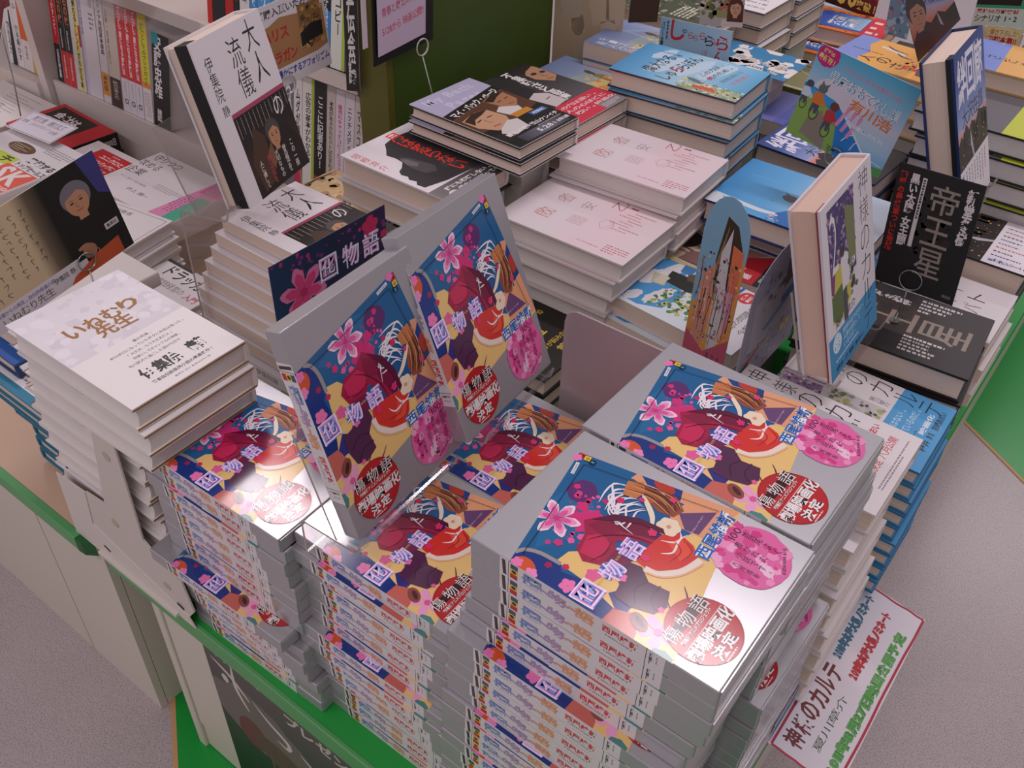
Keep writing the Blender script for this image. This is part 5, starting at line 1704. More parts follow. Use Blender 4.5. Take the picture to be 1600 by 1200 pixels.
# ---------------------------------------------------------------- steel plates
bm = bmesh.new()
arm = [(-.800, .420), (-.790, .479), (-.752, .4850), (-.7215, .612), (-.716, .6185), (-.690, .6215), (-.684, .618), (-.690, .4716), (-.634, .445), (-.626, .400), (-.640, .380), (-.731, .402)]
add_prism(bm, arm, 'y', .2955, .2975)
low = [(-.848, .473), (-.790, .479), (-.8005, .420), (-.731, .402), (-.640, .381), (-.632, .366), (-.857, .366)]
br = empty('steel_bookend', (-.74, .297, TABLE))
tag(br, 'cream painted steel bookend with upright arm at the table front', 'bookend')
def rel(o, par):
    o.parent = par
    o.location = -par.location
    return o
rel(link('upright_arm', bm_mesh(bm, 'upright_arm'), [M_STEEL]), br)
rel(prism_obj('front_plate', low, 'y', .2945, .2960, mat('pale_painted_steel', '#d8cfc6', .4)), br)
for (x, z) in ((-.707, .585), (-.742, .462), (-.668, .412)):
    bm = bmesh.new()
    pr = [(x + .006 * math.cos(t * math.pi / 6), z + .006 * math.sin(t * math.pi / 6)) for t in range(12)]
    add_prism(bm, pr, 'y', .2948, .2957)
    rel(link('blind_hole', bm_mesh(bm, 'blind_hole'), [mat('hole_rim', '#b8ab94', .5)]), br)
for (x, z) in ((-.790, .388), (-.655, .392)):
    rel(prism_obj('slot', [(x, z), (x + .010, z - .003), (x + .010, z - .0005), (x, z + .0025)], 'y', .2938, .2946, mat('slot_dark', '#2a2420', .8)), br)
pl = [(-.389, .560), (-.3905, .716), (-.3885, .7245), (-.384, .7295), (-.377, .7325), (-.240, .7325), (-.236, .728), (-.236, .560)]
o = prism_obj('steel_divider', pl, 'y', .6195, .6215, M_MAUVE)
tag(o, 'mauve grey steel divider plate with rounded corner standing between piles', 'divider plate')
o = prism_obj('divider_foot', [(.6215, .5602), (.662, .5602), (.662, .562), (.6215, .562)], 'x', -.389, -.300, M_MAUVE, o)
struct(box_obj('plinth', -.38, .625, TABLE, -.29, .655, .5598, M_PLINTH))

# ---------------------------------------------------------------- acrylic stands
def acrylic(name, org, yaw, prof, width, label, th=.0025):
    """prof: side outline (along the book's facing direction, height) swept across the width."""
    root = empty(name)
    root.matrix_world = Matrix.Translation(org) @ Matrix.Rotation(math.radians(yaw), 4, 'Z')
    def sheet(nm, pts):
        L, R = [], []
        for i, p in enumerate(pts):
            a_, b_ = Vector(pts[max(i - 1, 0)]), Vector(pts[min(i + 1, len(pts) - 1)])
            d = (b_ - a_).normalized()
            nn = Vector((-d.y, d.x)) * th / 2
            L.append(tuple(Vector(p) + nn))
            R.append(tuple(Vector(p) - nn))
        bm = bmesh.new()
        prf = L + R[::-1]
        A = [bm.verts.new((p[0], 0, p[1])) for p in prf]
        B = [bm.verts.new((p[0], width, p[1])) for p in prf]
        n = len(prf)
        for i in range(n):
            bm.faces.new((A[i], B[i], B[(i + 1) % n], A[(i + 1) % n]))
        k = len(pts)
        for S in (A, B):
            for i in range(k - 1):
                bm.faces.new((S[i], S[i + 1], S[n - 2 - i], S[n - 1 - i])).material_index = 1
        bmesh.ops.recalc_face_normals(bm, faces=bm.faces)
        link(nm, bm_mesh(bm, nm), [M_ACRYL, M_ACEDGE], root)
    for nm, pts in prof:
        sheet(nm, pts)
    return tag(root, label, 'acrylic stand')
def easel(h, depth, back, lip=.014, t=.0167):
    return [('riser', [(0, 0), (0, h - .004), (.001, h - .001), (.004, h), (depth - .004, h), (depth, h + .003), (depth + .003, h + lip)]),
            ('back_rest', [(depth - t * 1.05 - .006, h + .002), (depth - t * 1.05 - .008 - back * .31, h + back)])]
acrylic('acrylic_easel', (-.4405, .3180, S3Z + .0008), 2.4, easel(.0405, .0630, .10), .126, 'clear acrylic easel holding the front propped silver novel')
acrylic('acrylic_easel', (-.4420, .4640, S3Z + .0008), 5.0, easel(.0560, .0740, .09), .112, 'clear acrylic easel holding the rear propped silver novel')
acrylic('acrylic_easel', (-.872, .5360, .5158), 17.4, easel(.178, .064, .10, t=.034), .098, 'tall clear acrylic riser under the propped white jacketed book')
acrylic('acrylic_easel', (-.222, .7850, .6259), 0.9, easel(.0150, .0560, .09, t=.031), .128, 'clear acrylic easel holding the propped white and blue novel')
acrylic('acrylic_easel', (-.225, 1.108, .5728), 3.0, easel(.1170, .0760, .09, t=.036), .120, 'clear acrylic riser under the propped crime novel')

# ---------------------------------------------------------------- cards and their wire clips
def card(tl, tr, bl, art, label, name='display_card', th=.0008, cat='display card', group=None, back='#d8d2d0', bend=0.0, outline=None):
    tl, tr, bl = Vector(tl), Vector(tr), Vector(bl)
    ex, ey = (tr - tl), (bl - tl)
    w, h = ex.length, ey.length
    ex, ey = ex.normalized(), ey.normalized()
    n = ey.cross(ex).normalized()
    B = Builder()
    f = lambda p: tl + ex * p[0] + ey * p[1] - n * (bend * 4 * (p[0] / w - .5) ** 2)
    out = outline or [(0, 0), (w, 0), (w, h), (0, h)]
    if bend and not outline:
        k = 8
        out = [(w * i / k, 0) for i in range(k + 1)] + [(w * (k - i) / k, h) for i in range(k + 1)]
    bk = lin(back)
    if bend:
        k = 8
        for i in range(k):
            x0, x1 = w * i / k, w * (i + 1) / k
            B.face([f((x0, 0)) - n * th, f((x1, 0)) - n * th, f((x1, h)) - n * th, f((x0, h)) - n * th], bk)
            B.face([f((x0, h)), f((x1, h)), f((x1, 0)), f((x0, 0))], bk)
    else:
        B.face([f(p) for p in out], bk)
        B.face([f(p) - n * th for p in reversed(out)], bk)
    m = len(out)
    for i in range(m):
        p, q = out[i], out[(i + 1) % m]
        B.face([f(p), f(p) - n * th, f(q) - n * th, f(q)], bk)
    if art:
        sx, sy = w * 1000 / art.w, h * 1000 / art.h
        B.art(art, lambda u, v: f((u * sx, v * sy)), n)
    o = link(name, B.mesh(name), [M_PRINT])
    return tag(o, label, cat, group)
def clip_stand(base, loop, r, label, m=None, tilt=(0, 1, 0), turns=1.6, rad=.0009, foot=.006):
    """wire: foot disc, stem and a spiral loop that grips a card."""
    m = m or M_WIRE
    base, loop = Vector(base), Vector(loop)
    root = empty('card_clip', base)
    ax = Vector(tilt).normalized()
    up = Vector((0, 0, 1))
    bm = bmesh.new()
    pr = [(foot * math.cos(t * math.pi / 8), foot * math.sin(t * math.pi / 8)) for t in range(16)]
    add_prism(bm, pr, 'z', 0, .0018)
    link('foot', bm_mesh(bm, 'foot'), [m], root)
    rel_ = loop - base
    st = rel_ - up * r
    tube_obj('stem', [(0, 0, .002), tuple(st * .5 + Vector((.0005, 0, 0))), tuple(st)], rad, m, root, 6)
    pts = []
    k = int(26 * turns)
    for i in range(k):
        t = -math.pi / 2 + 2 * math.pi * turns * i / k
        pts.append(tuple(rel_ + ax * (r * math.cos(t)) + up * (r * math.sin(t)) + ax.cross(up) * (.0016 * i / k)))
    tube_obj('spiral_clip', pts, rad, m, root, 6)
    return tag(root, label, 'card clip')

# author card over the white hardcovers
a = Art(210, 140, '#cdb894')
a.grad(100, 0, 36, 140, ['#cdb894', '#6a5a48', '#171412'], 'x', 8)
a.rect(136, 0, 74, 140, '#171412')
a.poly([(186, 0), (210, 0), (210, 60), (196, 50)], '#3c3a7a')
a.grad(0, 112, 150, 28, ['#d8d0d4', '#d2cad0'], 'y', 2)
rd = random.Random(8)
for i in range(8):
    x, y = 108 - i * 13, 12 + rd.random() * 8
    for j in range(7 + i % 3):
        hh = rd.uniform(6, 11)
        a.stroke([(x + rd.uniform(-1, 1), y), (x + rd.uniform(-3, 3), y + hh * .4), (x + rd.uniform(-2, 2), y + hh)], .8, '#2a241e', True)
        a.stroke([(x - rd.uniform(1, 4), y + hh * .3), (x + rd.uniform(1, 4), y + hh * .25)], .7, '#2a241e')
        y += hh + 2
        if y > 104:
            break
a.person(170, 44, 40, '#77707a', '#c08a68', None, turn=-.4)
a.poly([(152, 60), (160, 74), (182, 74), (192, 58), (210, 70), (210, 118), (140, 118), (140, 80)], '#131110')
a.rect(186, 92, 18, 9, '#d8d0ce')
a.text('集英社', 188, 94, 14, 5, '#2a2422', .02)
for i in range(5):
    a.stroke([(146 + i * 4, 104 + i * 3.6), (156 + i * 3, 102 + i * 3.8), (164, 108 + i * 3)], 4.2, ['#b07a5c', '#a06c50'][i % 2])
a.ell(158, 112, 9, 10, '#a8745a')
a.poly([(128, 132), (166, 120), (196, 116), (196, 140), (120, 140)], '#c8552c')
a.text('絶望からの再生。自伝的長編小説', 30, 116, 76, 6, '#3c4a90', .01)
a.text('いねむり先生', 34, 124, 66, 12, '#4a4038', .0)
a.text('伊集院 静', 104, 118, 28, 8, '#4a4038', .0)
card((-.930, .280, .7335), (-.930, .4830, .7715), (-.930, .300, .606), a, 'wide card with brush writing and a portrait of a grey haired man', back='#cbbfae')
clip_stand((-.9245, .4400, .5318), (-.9285, .4400, .650), .011, 'wire spiral clip gripping the brush writing card')
# lily card behind the propped silver novels
a = Art(150, 86, '#152a48')
a.grad(0, 0, 150, 86, ['#163a5c', '#132446', '#2a1a44'], 'x', 6)
a.specks(0, 0, 150, 40, 50, ['#8a2a7a', '#c02a70', '#6a2a72'], 1, 3, 3)
a.flower(36, 44, 30, '#e07aa8', 6, 15, None, .26)
a.flower(36, 44, 23, '#d8427c', 6, 15, '#c02860', .24)
for (x, y, r) in ((14, 62, 6), (70, 66, 7), (84, 76, 5), (128, 14, 12), (52, 74, 5), (146, 30, 5), (60, 70, 10)):
    a.flower(x, y, r, '#c8245e', 5, x)
for (t, x) in (('囮', 58), ('物', 88), ('語', 116)):
    a.text(t, x, 20, 23, 26, '#5a86d8', .08)
    a.text(t, x, 20, 23, 26, '#e090cc', .045)
    a.text(t, x, 20, 23, 26, '#e8f0ff', .0)
a.text('西尾維新', 84, 52, 60, 16, '#e0a02c', .07)
card((-.600, .4440, .7765), (-.600, .5960, .7760), (-.600, .4440, .688), a, 'dark blue card with pink lily and glowing title', back='#20304a')
clip_stand((-.601, .520, TABLE + .0005), (-.601, .520, .695), .010, 'wire clip stand behind the dark lily card')
# hand lettered card by the propped book
a = Art(116, 106, '#dcd6da')
a.text('ご購入頂いたお客様', 6, 6, 104, 11, '#2a2628', .02)
a.poly([(6, 28), (22, 26), (40, 20), (70, 24), (112, 24), (114, 76), (96, 80), (6, 82)], '#a87c52')
a.text('ハリス', 8, 32, 44, 15, '#b8262e', .03)
a.text('バラガン', 10, 60, 52, 16, '#b8262e', .03)
a.rect(70, 16, 38, 54, '#8a6438')
a.specks(70, 16, 38, 54, 30, ['#c09858', '#5a4428', '#a87c44'], 2, 5, 4)
a.text('アフォリズム', 73, 32, 32, 8, '#2a2018', .02)
a.poly([(70, 50), (90, 42), (108, 44), (108, 62), (84, 64), (70, 68)], '#1f1a16')
a.text('を豊かにするアフォリズム', 16, 84, 98, 11, '#2c3c9c', .03)
card((-.950, .7385, .8520), (-.950, .8560, .8600), (-.950, .7440, .7440), a, 'white hand lettered card with brown patch and red words')
clip_stand((-.946, .7800, .5905), (-.9485, .7800, .7480), .0125, 'wire clip stand under the hand lettered card', M_WWIRE)
# cyclists card
a = Art(131, 120)
a.grad(0, 0, 131, 120, ['#4aa8cc', '#86bcd8', '#c4c8d6', '#a8c8de', '#3aa0d4'], 'y', 12)
a.ell(52, 46, 40, 18, '#d2ccd6', -6)
a.poly([(0, 50), (20, 52), (48, 58), (80, 84), (118, 118), (118, 120), (0, 120)], '#1c78c0')
a.poly([(4, 52), (44, 56), (52, 66), (10, 66)], '#2a98d8')
a.poly([(0, 70), (16, 60), (40, 68), (56, 84), (66, 120), (0, 120)], '#85a84c')
a.poly([(20, 84), (34, 74), (50, 108), (52, 120), (16, 112)], '#8a7c6c')
a.stroke([(60, 66), (88, 90), (112, 112)], 2.4, '#dcdce0')
a.stroke([(70, 98), (76, 88), (84, 84)], 1.2, '#dcdce0')
a.stroke([(84, 104), (88, 92), (96, 98)], 1.2, '#dcdce0')
a.stroke([(98, 100), (112, 104), (128, 106)], 1.2, '#dcdce0')
a.poly([(100, 112), (131, 108), (131, 120), (98, 120)], '#58984a')
def cyclist(x, y, s, shirt, hair, spike=False):
    a.ell(x + 2 * s, y + 30 * s, 6 * s, 9 * s, '#3a3228')
    a.ell(x + 2 * s, y + 30 * s, 4.6 * s, 7.4 * s, '#85a84c')
    a.poly([(x - 4 * s, y + 16 * s), (x + 6 * s, y + 16 * s), (x + 5 * s, y + 30 * s), (x + 1 * s, y + 30 * s), (x, y + 22 * s), (x - 2 * s, y + 30 * s), (x - 5 * s, y + 30 * s)], '#4a4a58')
    a.poly([(x - 6 * s, y + 4 * s), (x + 4 * s, y + 2 * s), (x + 10 * s, y + 12 * s), (x + 6 * s, y + 18 * s), (x - 6 * s, y + 18 * s)], shirt)
    a.stroke([(x + 5 * s, y + 8 * s), (x + 11 * s, y + 14 * s), (x + 9 * s, y + 18 * s)], 2.6 * s, shirt)
    a.ell(x + 2 * s, y - 3 * s, 6 * s, 5.6 * s, hair)
    if spike:
        a.poly([(x + 4 * s, y - 8 * s), (x + 9 * s, y - 12 * s), (x + 7 * s, y - 5 * s)], hair)
        a.poly([(x - 2 * s, y - 8 * s), (x - 1 * s, y - 13 * s), (x + 2 * s, y - 8 * s)], hair)
cyclist(22, 52, 1.0, '#d8742a', '#5c6a66', True)
cyclist(44, 66, 1.0, '#b83038', '#6a3424')
cyclist(5, 52, .8, '#c8d4e0', '#3a4a5a')
for i in range(3):
    x = 62 + i * 9
    a.poly([(x, 54 + i * 3), (x + 4.4, 55 + i * 3), (x - 4, 84 + i * 4), (x - 8.4, 83 + i * 4)], '#d888b4')
    a.greek(x - 3, 56 + i * 3, 2, 24, 1, '#f0d4e0', True, i)
a.text('ふるさとに恋する観光小説', 34, 13, 82, 5.5, '#d8728c', .01, rot=4)
a.text('県庁おもてなし課', 26, 22, 98, 15, '#6a98b8', .07, rot=7)
a.text('県庁おもてなし課', 26, 22, 98, 15, '#e0e6ec', .0, rot=7)
a.text('有川浩', 62, 43, 58, 15, '#d8743c', .015, rot=7)
a.text('角川書店の新刊', 66, 70, 52, 6, '#dce8ee', .02, rot=6)
a.text('角川書店', 80, 113, 22, 4, '#e8e8e8', .03)
a.text('発売中', 56, 110, 18, 6, '#30384a', .03)
a.ell(14.5, 10, 14.2, 14.2, '#bc1f78', n=40, wob=.09, seed=1)
a.text('待望の', 7, 2.4, 15, 5.6, '#ecd86a', .03, rot=8)
a.text('最新刊！', 3.4, 9.2, 22, 7.8, '#ecd86a', .03, rot=8)
card((-.3870, 1.150, .8400), (-.2550, 1.150, .8165), (-.4065, 1.150, .7185), a, 'large sky blue card with cyclists and magenta burst')
clip_stand((-.335, 1.146, .6455), (-.335, 1.1485, .7060), .012, 'wire spiral clip in front of the cyclists card', M_WIRE, (1, 0, 0))
# black card
a = Art(92, 146, '#171312')
a.specks(28, 30, 40, 70, 70, ['#241a14', '#2c2018', '#1c1512'], 2, 6, 5)
a.text('新堂冬樹', 76, 8, 11, 66, '#dcd2d2', .05, vert=True)
a.rect(28, 10, 4.6, 82, '#d0c8c6')
a.greek(28.8, 12, 3, 78, 1, '#3a3432', True, 3, .8)
a.text('黒い太陽', 15, 8, 10.5, 46, '#d8cece', .05, vert=True)
a.text('女王蘭', 15, 58, 10.5, 36, '#d8cece', .05, vert=True)
a.text('衝撃の最終章ついに完結', 3.5, 8, 8, 96, '#b8221e', .03, vert=True)
for i, t in enumerate('帝王星'):
    a.text(t, 40, 12 + i * 38, 30, 34, '#8f837a', .004)
a.text('祥伝社', 78, 136, 10, 4, '#a89e9a', .0)
card((-.2210, 1.000, .7935), (-.1300, 1.000, .7955), (-.2090, 1.000, .6480), a, 'black card with vertical white title and red side text', back='#1a1614')
clip_stand((-.172, 1.0060, .6006), (-.1690, .9985, .6640), .0125, 'wire loop clip in front of the black card', M_WIRE, (1, 0, 0))
# crime author card
a = Art(162, 190)
a.grad(0, 0, 162, 120, ['#3c4c94', '#6a78b4', '#a8a8c4'], 'y', 8)
a.grad(0, 90, 162, 60, ['#a8a4c0', '#c8785a', '#a84a34'], 'y', 6)
a.poly([(0, 150), (20, 130), (50, 122), (66, 132), (96, 112), (120, 124), (162, 104), (162, 190), (0, 190)], '#2a2220')
a.text('絆回廊', 30, 0, 110, 28, '#d8dae6', .0)
a.text('大沢在昌', 58, 52, 96, 34, '#20243a', .0)
a.poly([(90, 110), (98, 130), (104, 160), (94, 150)], '#a8a0ac')
a.person(30, 100, 66, '#2a2220', '#b07a5c', None, turn=.4)
a.poly([(0, 190), (4, 150), (20, 138), (44, 138), (62, 160), (66, 190)], '#1d1a1a')
card((-.300, 1.080, .9400), (-.300, 1.388, .8480), (-.300, 1.2700, .8110), a, 'tilted card with skyline, author portrait and black calligraphy', back='#4a5080') if False else None
def quad_card(c, art, label, back='#888888'):
    """flat card given by its four corners."""
    c = [Vector(p) for p in c]
    n = (c[3] - c[0]).cross(c[1] - c[0]).normalized()
    B = Builder()
    bk = lin(back)
    B.face(c, bk)
    B.face([p - n * .0008 for p in reversed(c)], bk)
    for i in range(4):
        B.face([c[i], c[i] - n * .0008, c[(i + 1) % 4] - n * .0008, c[(i + 1) % 4]], bk)
    def f(u, v):
        u, v = u * 1000 / art.w, v * 1000 / art.h
        return (c[0] * (1 - u) + c[1] * u) * (1 - v) + (c[3] * (1 - u) + c[2] * u) * v
    B.art(art, f, n)
    return tag(link('display_card', B.mesh('display_card'), [M_PRINT]), label, 'display card')
quad_card([(-.360, 1.2460, .9290), (-.360, 1.545, .836), (-.360, 1.7310, .7271), (-.360, 1.5382, .7103)], a, 'tilted card with author portrait and skyline behind the propped crime novel', '#3a4278')
clip_stand((-.364, 1.60, .6945), (-.3635, 1.60, .7350), .011, 'wire clip holding the author portrait card')
# cards over the far novels
a = Art(118, 52, '#9cc0d8')
a.grad(0, 0, 118, 52, ['#8fb8d6', '#a8c4d8', '#b4ccdc'], 'x', 4)
a.text('しゅららら', 26, 2, 16, 26, '#c8283a', .02) if False else None
a.text('パワー全開！', 2, 6, 6, 44, '#26323e', .04, vert=True)
a.greek(10, 4, 5, 46, 1, '#26323e', True, 3)
a.text('し', 18, -2, 24, 32, '#c8242e', .02)
for i, (t, c, s) in enumerate((('ゆ', '#3a4a58', 8), ('ら', '#c04a50', 10), ('ら', '#c04a50', 8), ('ら', '#c84a54', 11), ('ら', '#1c2630', 15), ('ら', '#b85a60', 9), ('ら', '#c8242e', 20), ('っ', '#b85a60', 8))):
    a.text(t, 38 + i * 9.5, 10 + (i % 3) * 3, s, s, c, .01)
a.text('ぼ', 74, 34, 10, 11, '#c86a70', .0)
a.text('ん', 92, 32, 20, 18, '#c0303a', .01)
card((-.6900, 1.300, .7640), (-.5710, 1.300, .7700), (-.6890, 1.300, .7110), a, 'pale blue card with playful red and black syllables')
a = Art(76, 84, '#b8b4b4')
a.grad(0, 0, 76, 40, ['#7aa4cc', '#c8ccd4'], 'y', 5)
a.specks(0, 34, 60, 36, 50, ['#c8846a', '#7a8048', '#b86a5a', '#d8cfc4', '#5c6a3a'], 3, 7, 6)
a.text('ぼくらの夢', 6, 22, 44, 10, '#c84a3c', .03)
a.person(62, 52, 26, '#5a2c20', '#d0a084', '#d8d0d0', True)
a.rect(30, 58, 18, 12, '#9c9a6a')
card((-.6910, 1.420, .8000), (-.6160, 1.420, .8120), (-.6840, 1.420, .7230), a, 'card with a long haired young person behind the pale blue card')
clip_stand((-.652, 1.4235, TABLE + .0005), (-.652, 1.4225, .735), .009, 'wire clip holding the card with the long haired young person', M_WIRE, (1, 0, 0))
a = Art(120, 60, '#1c1512')
a.grad(40, 0, 80, 60, ['#3a1210', '#6a1a18'], 'x', 4)
a.text('60', 40, 12, 40, 42, '#e0c060', .08)
a.text('万部', 82, 12, 26, 17, '#e0c060', .05)
a.text('突破！', 80, 34, 38, 18, '#e0c060', .05)
a.poly([(96, 0), (120, 0), (120, 30), (104, 10)], '#b8202a')
card((-.742, 2.100, .655), (-.608, 2.100, .640), (-.742, 2.100, .590), a, 'black and red card announcing sixty with yellow numerals', back='#2a1816')
struct(box_obj('plinth', -.74, 2.105, TABLE, -.61, 2.125, .577, M_PLINTH))
a = Art(40, 90, '#6c8ca4')
a.specks(0, 0, 40, 90, 60, ['#9cb4c4', '#54748c', '#8a7c94', '#b0c0cc'], 2, 6, 5)
card((-.560, 1.990, .720), (-.505, 1.960, .728), (-.548, 1.990, .590), a, 'narrow blue grey printed card folded beside the orange books')
# paper cards on the left
a = Art(130, 62, '#dcd6de')
a.frame(2, 2, 126, 58, 1.0, '#7c4a64')
a.text('断り慢', 22, 8, 34, 13, '#33365a', .0)
a.text('儲け立て', 66, 8, 46, 13, '#33365a', .0)
a.rect(20, 22, 38, 1.2, '#c8663a')
a.rect(66, 22, 46, 1.2, '#c8663a')
a.text('これからのプロデュース', 34, 28, 56, 8, '#4a4a70', .0)
a.text('営業', 8, 26, 16, 9, '#4a4a70', .0)
a.text('の術', 94, 30, 20, 10, '#3a3c60', .0)
card((-1.640, .768, .513), (-1.515, .774, .517), (-1.632, .706, .508), a, 'small hand written card with purple border lying on the magazine')
a = Art(130, 110, '#6c1218')
a.grad(0, 70, 130, 40, ['#6c1218', '#1a0e0e'], 'y', 4)
a.text('いつか', 96, 10, 16, 60, '#d8c4c4', .0, vert=True)
card((-1.720, .752, .775), (-1.590, .750, .720), (-1.785, .752, .690), a, 'dark red card hanging at the left border', back='#5a1014')
tube_obj('wire_stem', [(-1.635, .7505, .665), (-1.648, .752, .58), (-1.668, .753, .5005)], .0011, M_WIRE)
tag(bpy.data.objects['wire_stem'], 'thin dark wire holding the dark red card', 'wire')
# notices on the green panel
PX = SX + .002
a = Art(90, 118, '#171513')
bp = card((PX + .012, .880, .960), (PX + .020, .992, .970), (PX + .004, .880, .7570), None, 'black backing board hanging on the green end panel', back='#191614')
a = Art(74, 150, '#cbb8cc')
for i, (t, c, w) in enumerate((('青春映画', '#c03a5c', 40), ('恋とジャーナリストの', '#3a3440', 60), ('青春と敗北の物語', '#b83a58', 58), ('5/28から 映画公開!!', '#c83e58', 64))):
    a.text(t, 6, 52 + i * 22, w, 11, c, .01, rot=-4)
a.text('敗北に', 10, 24, 26, 12, '#c03a5c', .01)
card((PX + .0160, .886, .940), (PX + .0210, .9750, .950), (PX + .0085, .886, .7700), a, 'lilac handwritten notice on the black board', cat='notice', name='paper_notice')
card((PX + .004, .868, .95), (PX + .004, .877, .95), (PX + .004, .863, .786), Art(9, 90, '#d0bfc8'), 'narrow white paper strip left of the black board', name='paper_strip', cat='paper')
card((PX + .004, 1.000, .96), (PX + .004, 1.010, .96), (PX + .004, 1.002, .842), Art(9, 90, '#d0bfc8'), 'narrow white paper strip right of the black board', name='paper_strip', cat='paper')
clip_stand((-.829, .940, .6820), (-.834, .917, .7880), .011, 'white wire loop holder in front of the black board', M_WWIRE)
# beige board and portrait poster by the panel
a = Art(100, 130, '#c2a98c')
a.specks(0, 0, 100, 130, 26, ['#b8a486', '#ccb496', '#a89a84', '#bfae98'], 8, 20, 6)
card((-.8935, 1.3085, .860), (-.780, 1.340, .860), (-.8935, 1.3085, .610), a, 'mottled beige board beside the green panel', name='beige_board', cat='board', th=.004, back='#b89c7c')
a = Art(50, 90, '#241a14')
a.person(22, 26, 30, '#8a7a70', '#c09072', '#2a2220')
a.text('話題作', 36, 8, 10, 40, '#e0dcd4', .06, vert=True)
a.rect(0, 66, 50, 24, '#3a2416')
card((-.776, 1.350, .880), (-.742, 1.385, .880), (-.776, 1.350, .722), a, 'dark portrait poster leaning at the far piles', name='small_poster', cat='poster')
# black vertical banner on the bookcase
a = Art(24, 140, '#141312')
a.text('宣伝会議', 5, -14, 14, 144, '#d8d4d0', .03, vert=True)
card((-.9560, SY - .014, .842), (-.9290, SY - .014, .848), (-.9650, SY - .014, .698), a, 'black vertical banner with white characters on the bookcase', name='banner_sign', cat='banner')

# ---------------------------------------------------------------- arched cards
def arch(w, h, n=10):
    pts = [(0, h)]
    for k in range(n + 1):
        t = math.pi * k / n
        pts.append((w / 2 - w / 2 * math.cos(t), h * .22 - h * .22 * math.sin(t)))
    return pts + [(w, h)]
a = Art(64, 196, '#7fa8c4')
a.clip = None
a.rect(0, 0, 64, 196, '#7fa8c4')
a.poly([(64, 60), (64, 196), (0, 196), (0, 130), (20, 110), (40, 70)], '#d8924a')
a.poly([(30, 20), (46, 26), (58, 50), (52, 110), (30, 120), (24, 70)], '#3a2c22')
for i in range(8):
    a.stroke([(34 - i * 1.6, 30 + i * 8), (28 - i * 2, 80 + i * 8)], 1.2, '#8a6a4c')
a.poly([(10, 90), (26, 74), (28, 140), (20, 190), (6, 190)], '#c88a7a')
a.poly([(30, 60), (40, 30), (44, 90), (50, 120), (46, 184), (34, 184), (32, 110)], '#c9c2c6')
a.poly([(44, 46), (60, 50), (60, 100), (48, 110)], '#d8704a')
a.poly([(44, 100), (58, 96), (58, 140), (50, 150)], '#c48aa0')
a.specks(4, 64, 56, 120, 170, ['#d89a4a', '#b86a7a', '#8a5a8c', '#3a3028', '#d8c0a8', '#4a7c74', '#c87a4a'], .8, 2.4, 6)
for i in range(16):
    a.stroke([(6 + i * 3.4, 70 + (i * 37) % 60), (8 + i * 3.3, 96 + (i * 23) % 60), (5 + i * 3.4, 120 + (i * 31) % 56)], 1.0, ['#2e2620', '#d8c8c0', '#a84a3c'][i % 3], True)
a.poly([(0, 160), (30, 178), (64, 150), (64, 196), (0, 196)], '#b8526a')
a.greek(34, 176, 24, 12, 3, '#8a3a6c', True, 4)
sc = lambda pts: [(p[0] / 1000, p[1] / 1000) for p in pts]
AR = arch(64, 196)
a2 = Art(64, 196)
a2.clip = AR
for it in ():
    pass
def arched_card(tl, tr, bl, art_fn, label, back):
    tl_, tr_, bl_ = Vector(tl), Vector(tr), Vector(bl)
    w, h = (tr_ - tl_).length * 1000, (bl_ - tl_).length * 1000
    ar = Art(w, h)
    ar.clip = arch(w, h)
    art_fn(ar, w / 64, h / 196)
    return card(tl, tr, bl, ar, label, outline=sc(arch(w, h)), back=back, name='arched_card')
def paint_colour(ar, kx, ky):
    for (polys, col, lv) in a.items:
        c_ = col
        ar.boxes = []
        base = len(ar.items)
        ar.put([[(p[0] * kx, p[1] * ky) for p in q] for q in polys], '#000000')
        if len(ar.items) > base:
            r, _, _ = ar.items[-1]
            ar.items[-1] = (r, c_, lv)
arched_card((-.3440, .8000, .8020), (-.2900, .7940, .8000), (-.3440, .8000, .5900), paint_colour, 'arched card with dense orange and pink drawing', '#8fb4cc')
def paint_grey(ar, kx, ky):
    P = lambda pts: [(x * kx, y * ky) for x, y in pts]
    ar.poly(P([(0, 0), (64, 0), (64, 196), (0, 196)]), '#8f8c9a')
    ar.poly(P([(6, 60), (58, 40), (58, 130), (10, 140)]), '#a49ca4')
    ar.specks(4 * kx, 20 * ky, 56 * kx, 60 * ky, 40, ['#5a6a98', '#7c84a4', '#6a6274'], 2, 5, 3)
    ar.poly(P([(34, 30), (46, 26), (44, 70), (36, 76)]), '#4a2e30')
    ar.poly(P([(36, 90), (52, 78), (54, 96), (38, 108)]), '#3c648c')
    ar.poly(P([(20, 116), (40, 100), (42, 106), (24, 122)]), '#5a7aa8')
    ar.poly(P([(8, 150), (26, 138), (28, 142), (10, 158)]), '#a84a34')
    ar.poly(P([(44, 150), (54, 146), (54, 154), (46, 158)]), '#d8b82c')
    ar.specks(4 * kx, 130 * ky, 50 * kx, 60 * ky, 40, ['#6a666e', '#b4aeb0', '#8a7a6c', '#5c6478'], 1.5, 4, 7)
arched_card((-.262, .7600, .7560), (-.262, .9150, .7560), (-.262, .7600, .5900), paint_grey, 'grey bluish arched card with loose sketches', '#9a98a4')

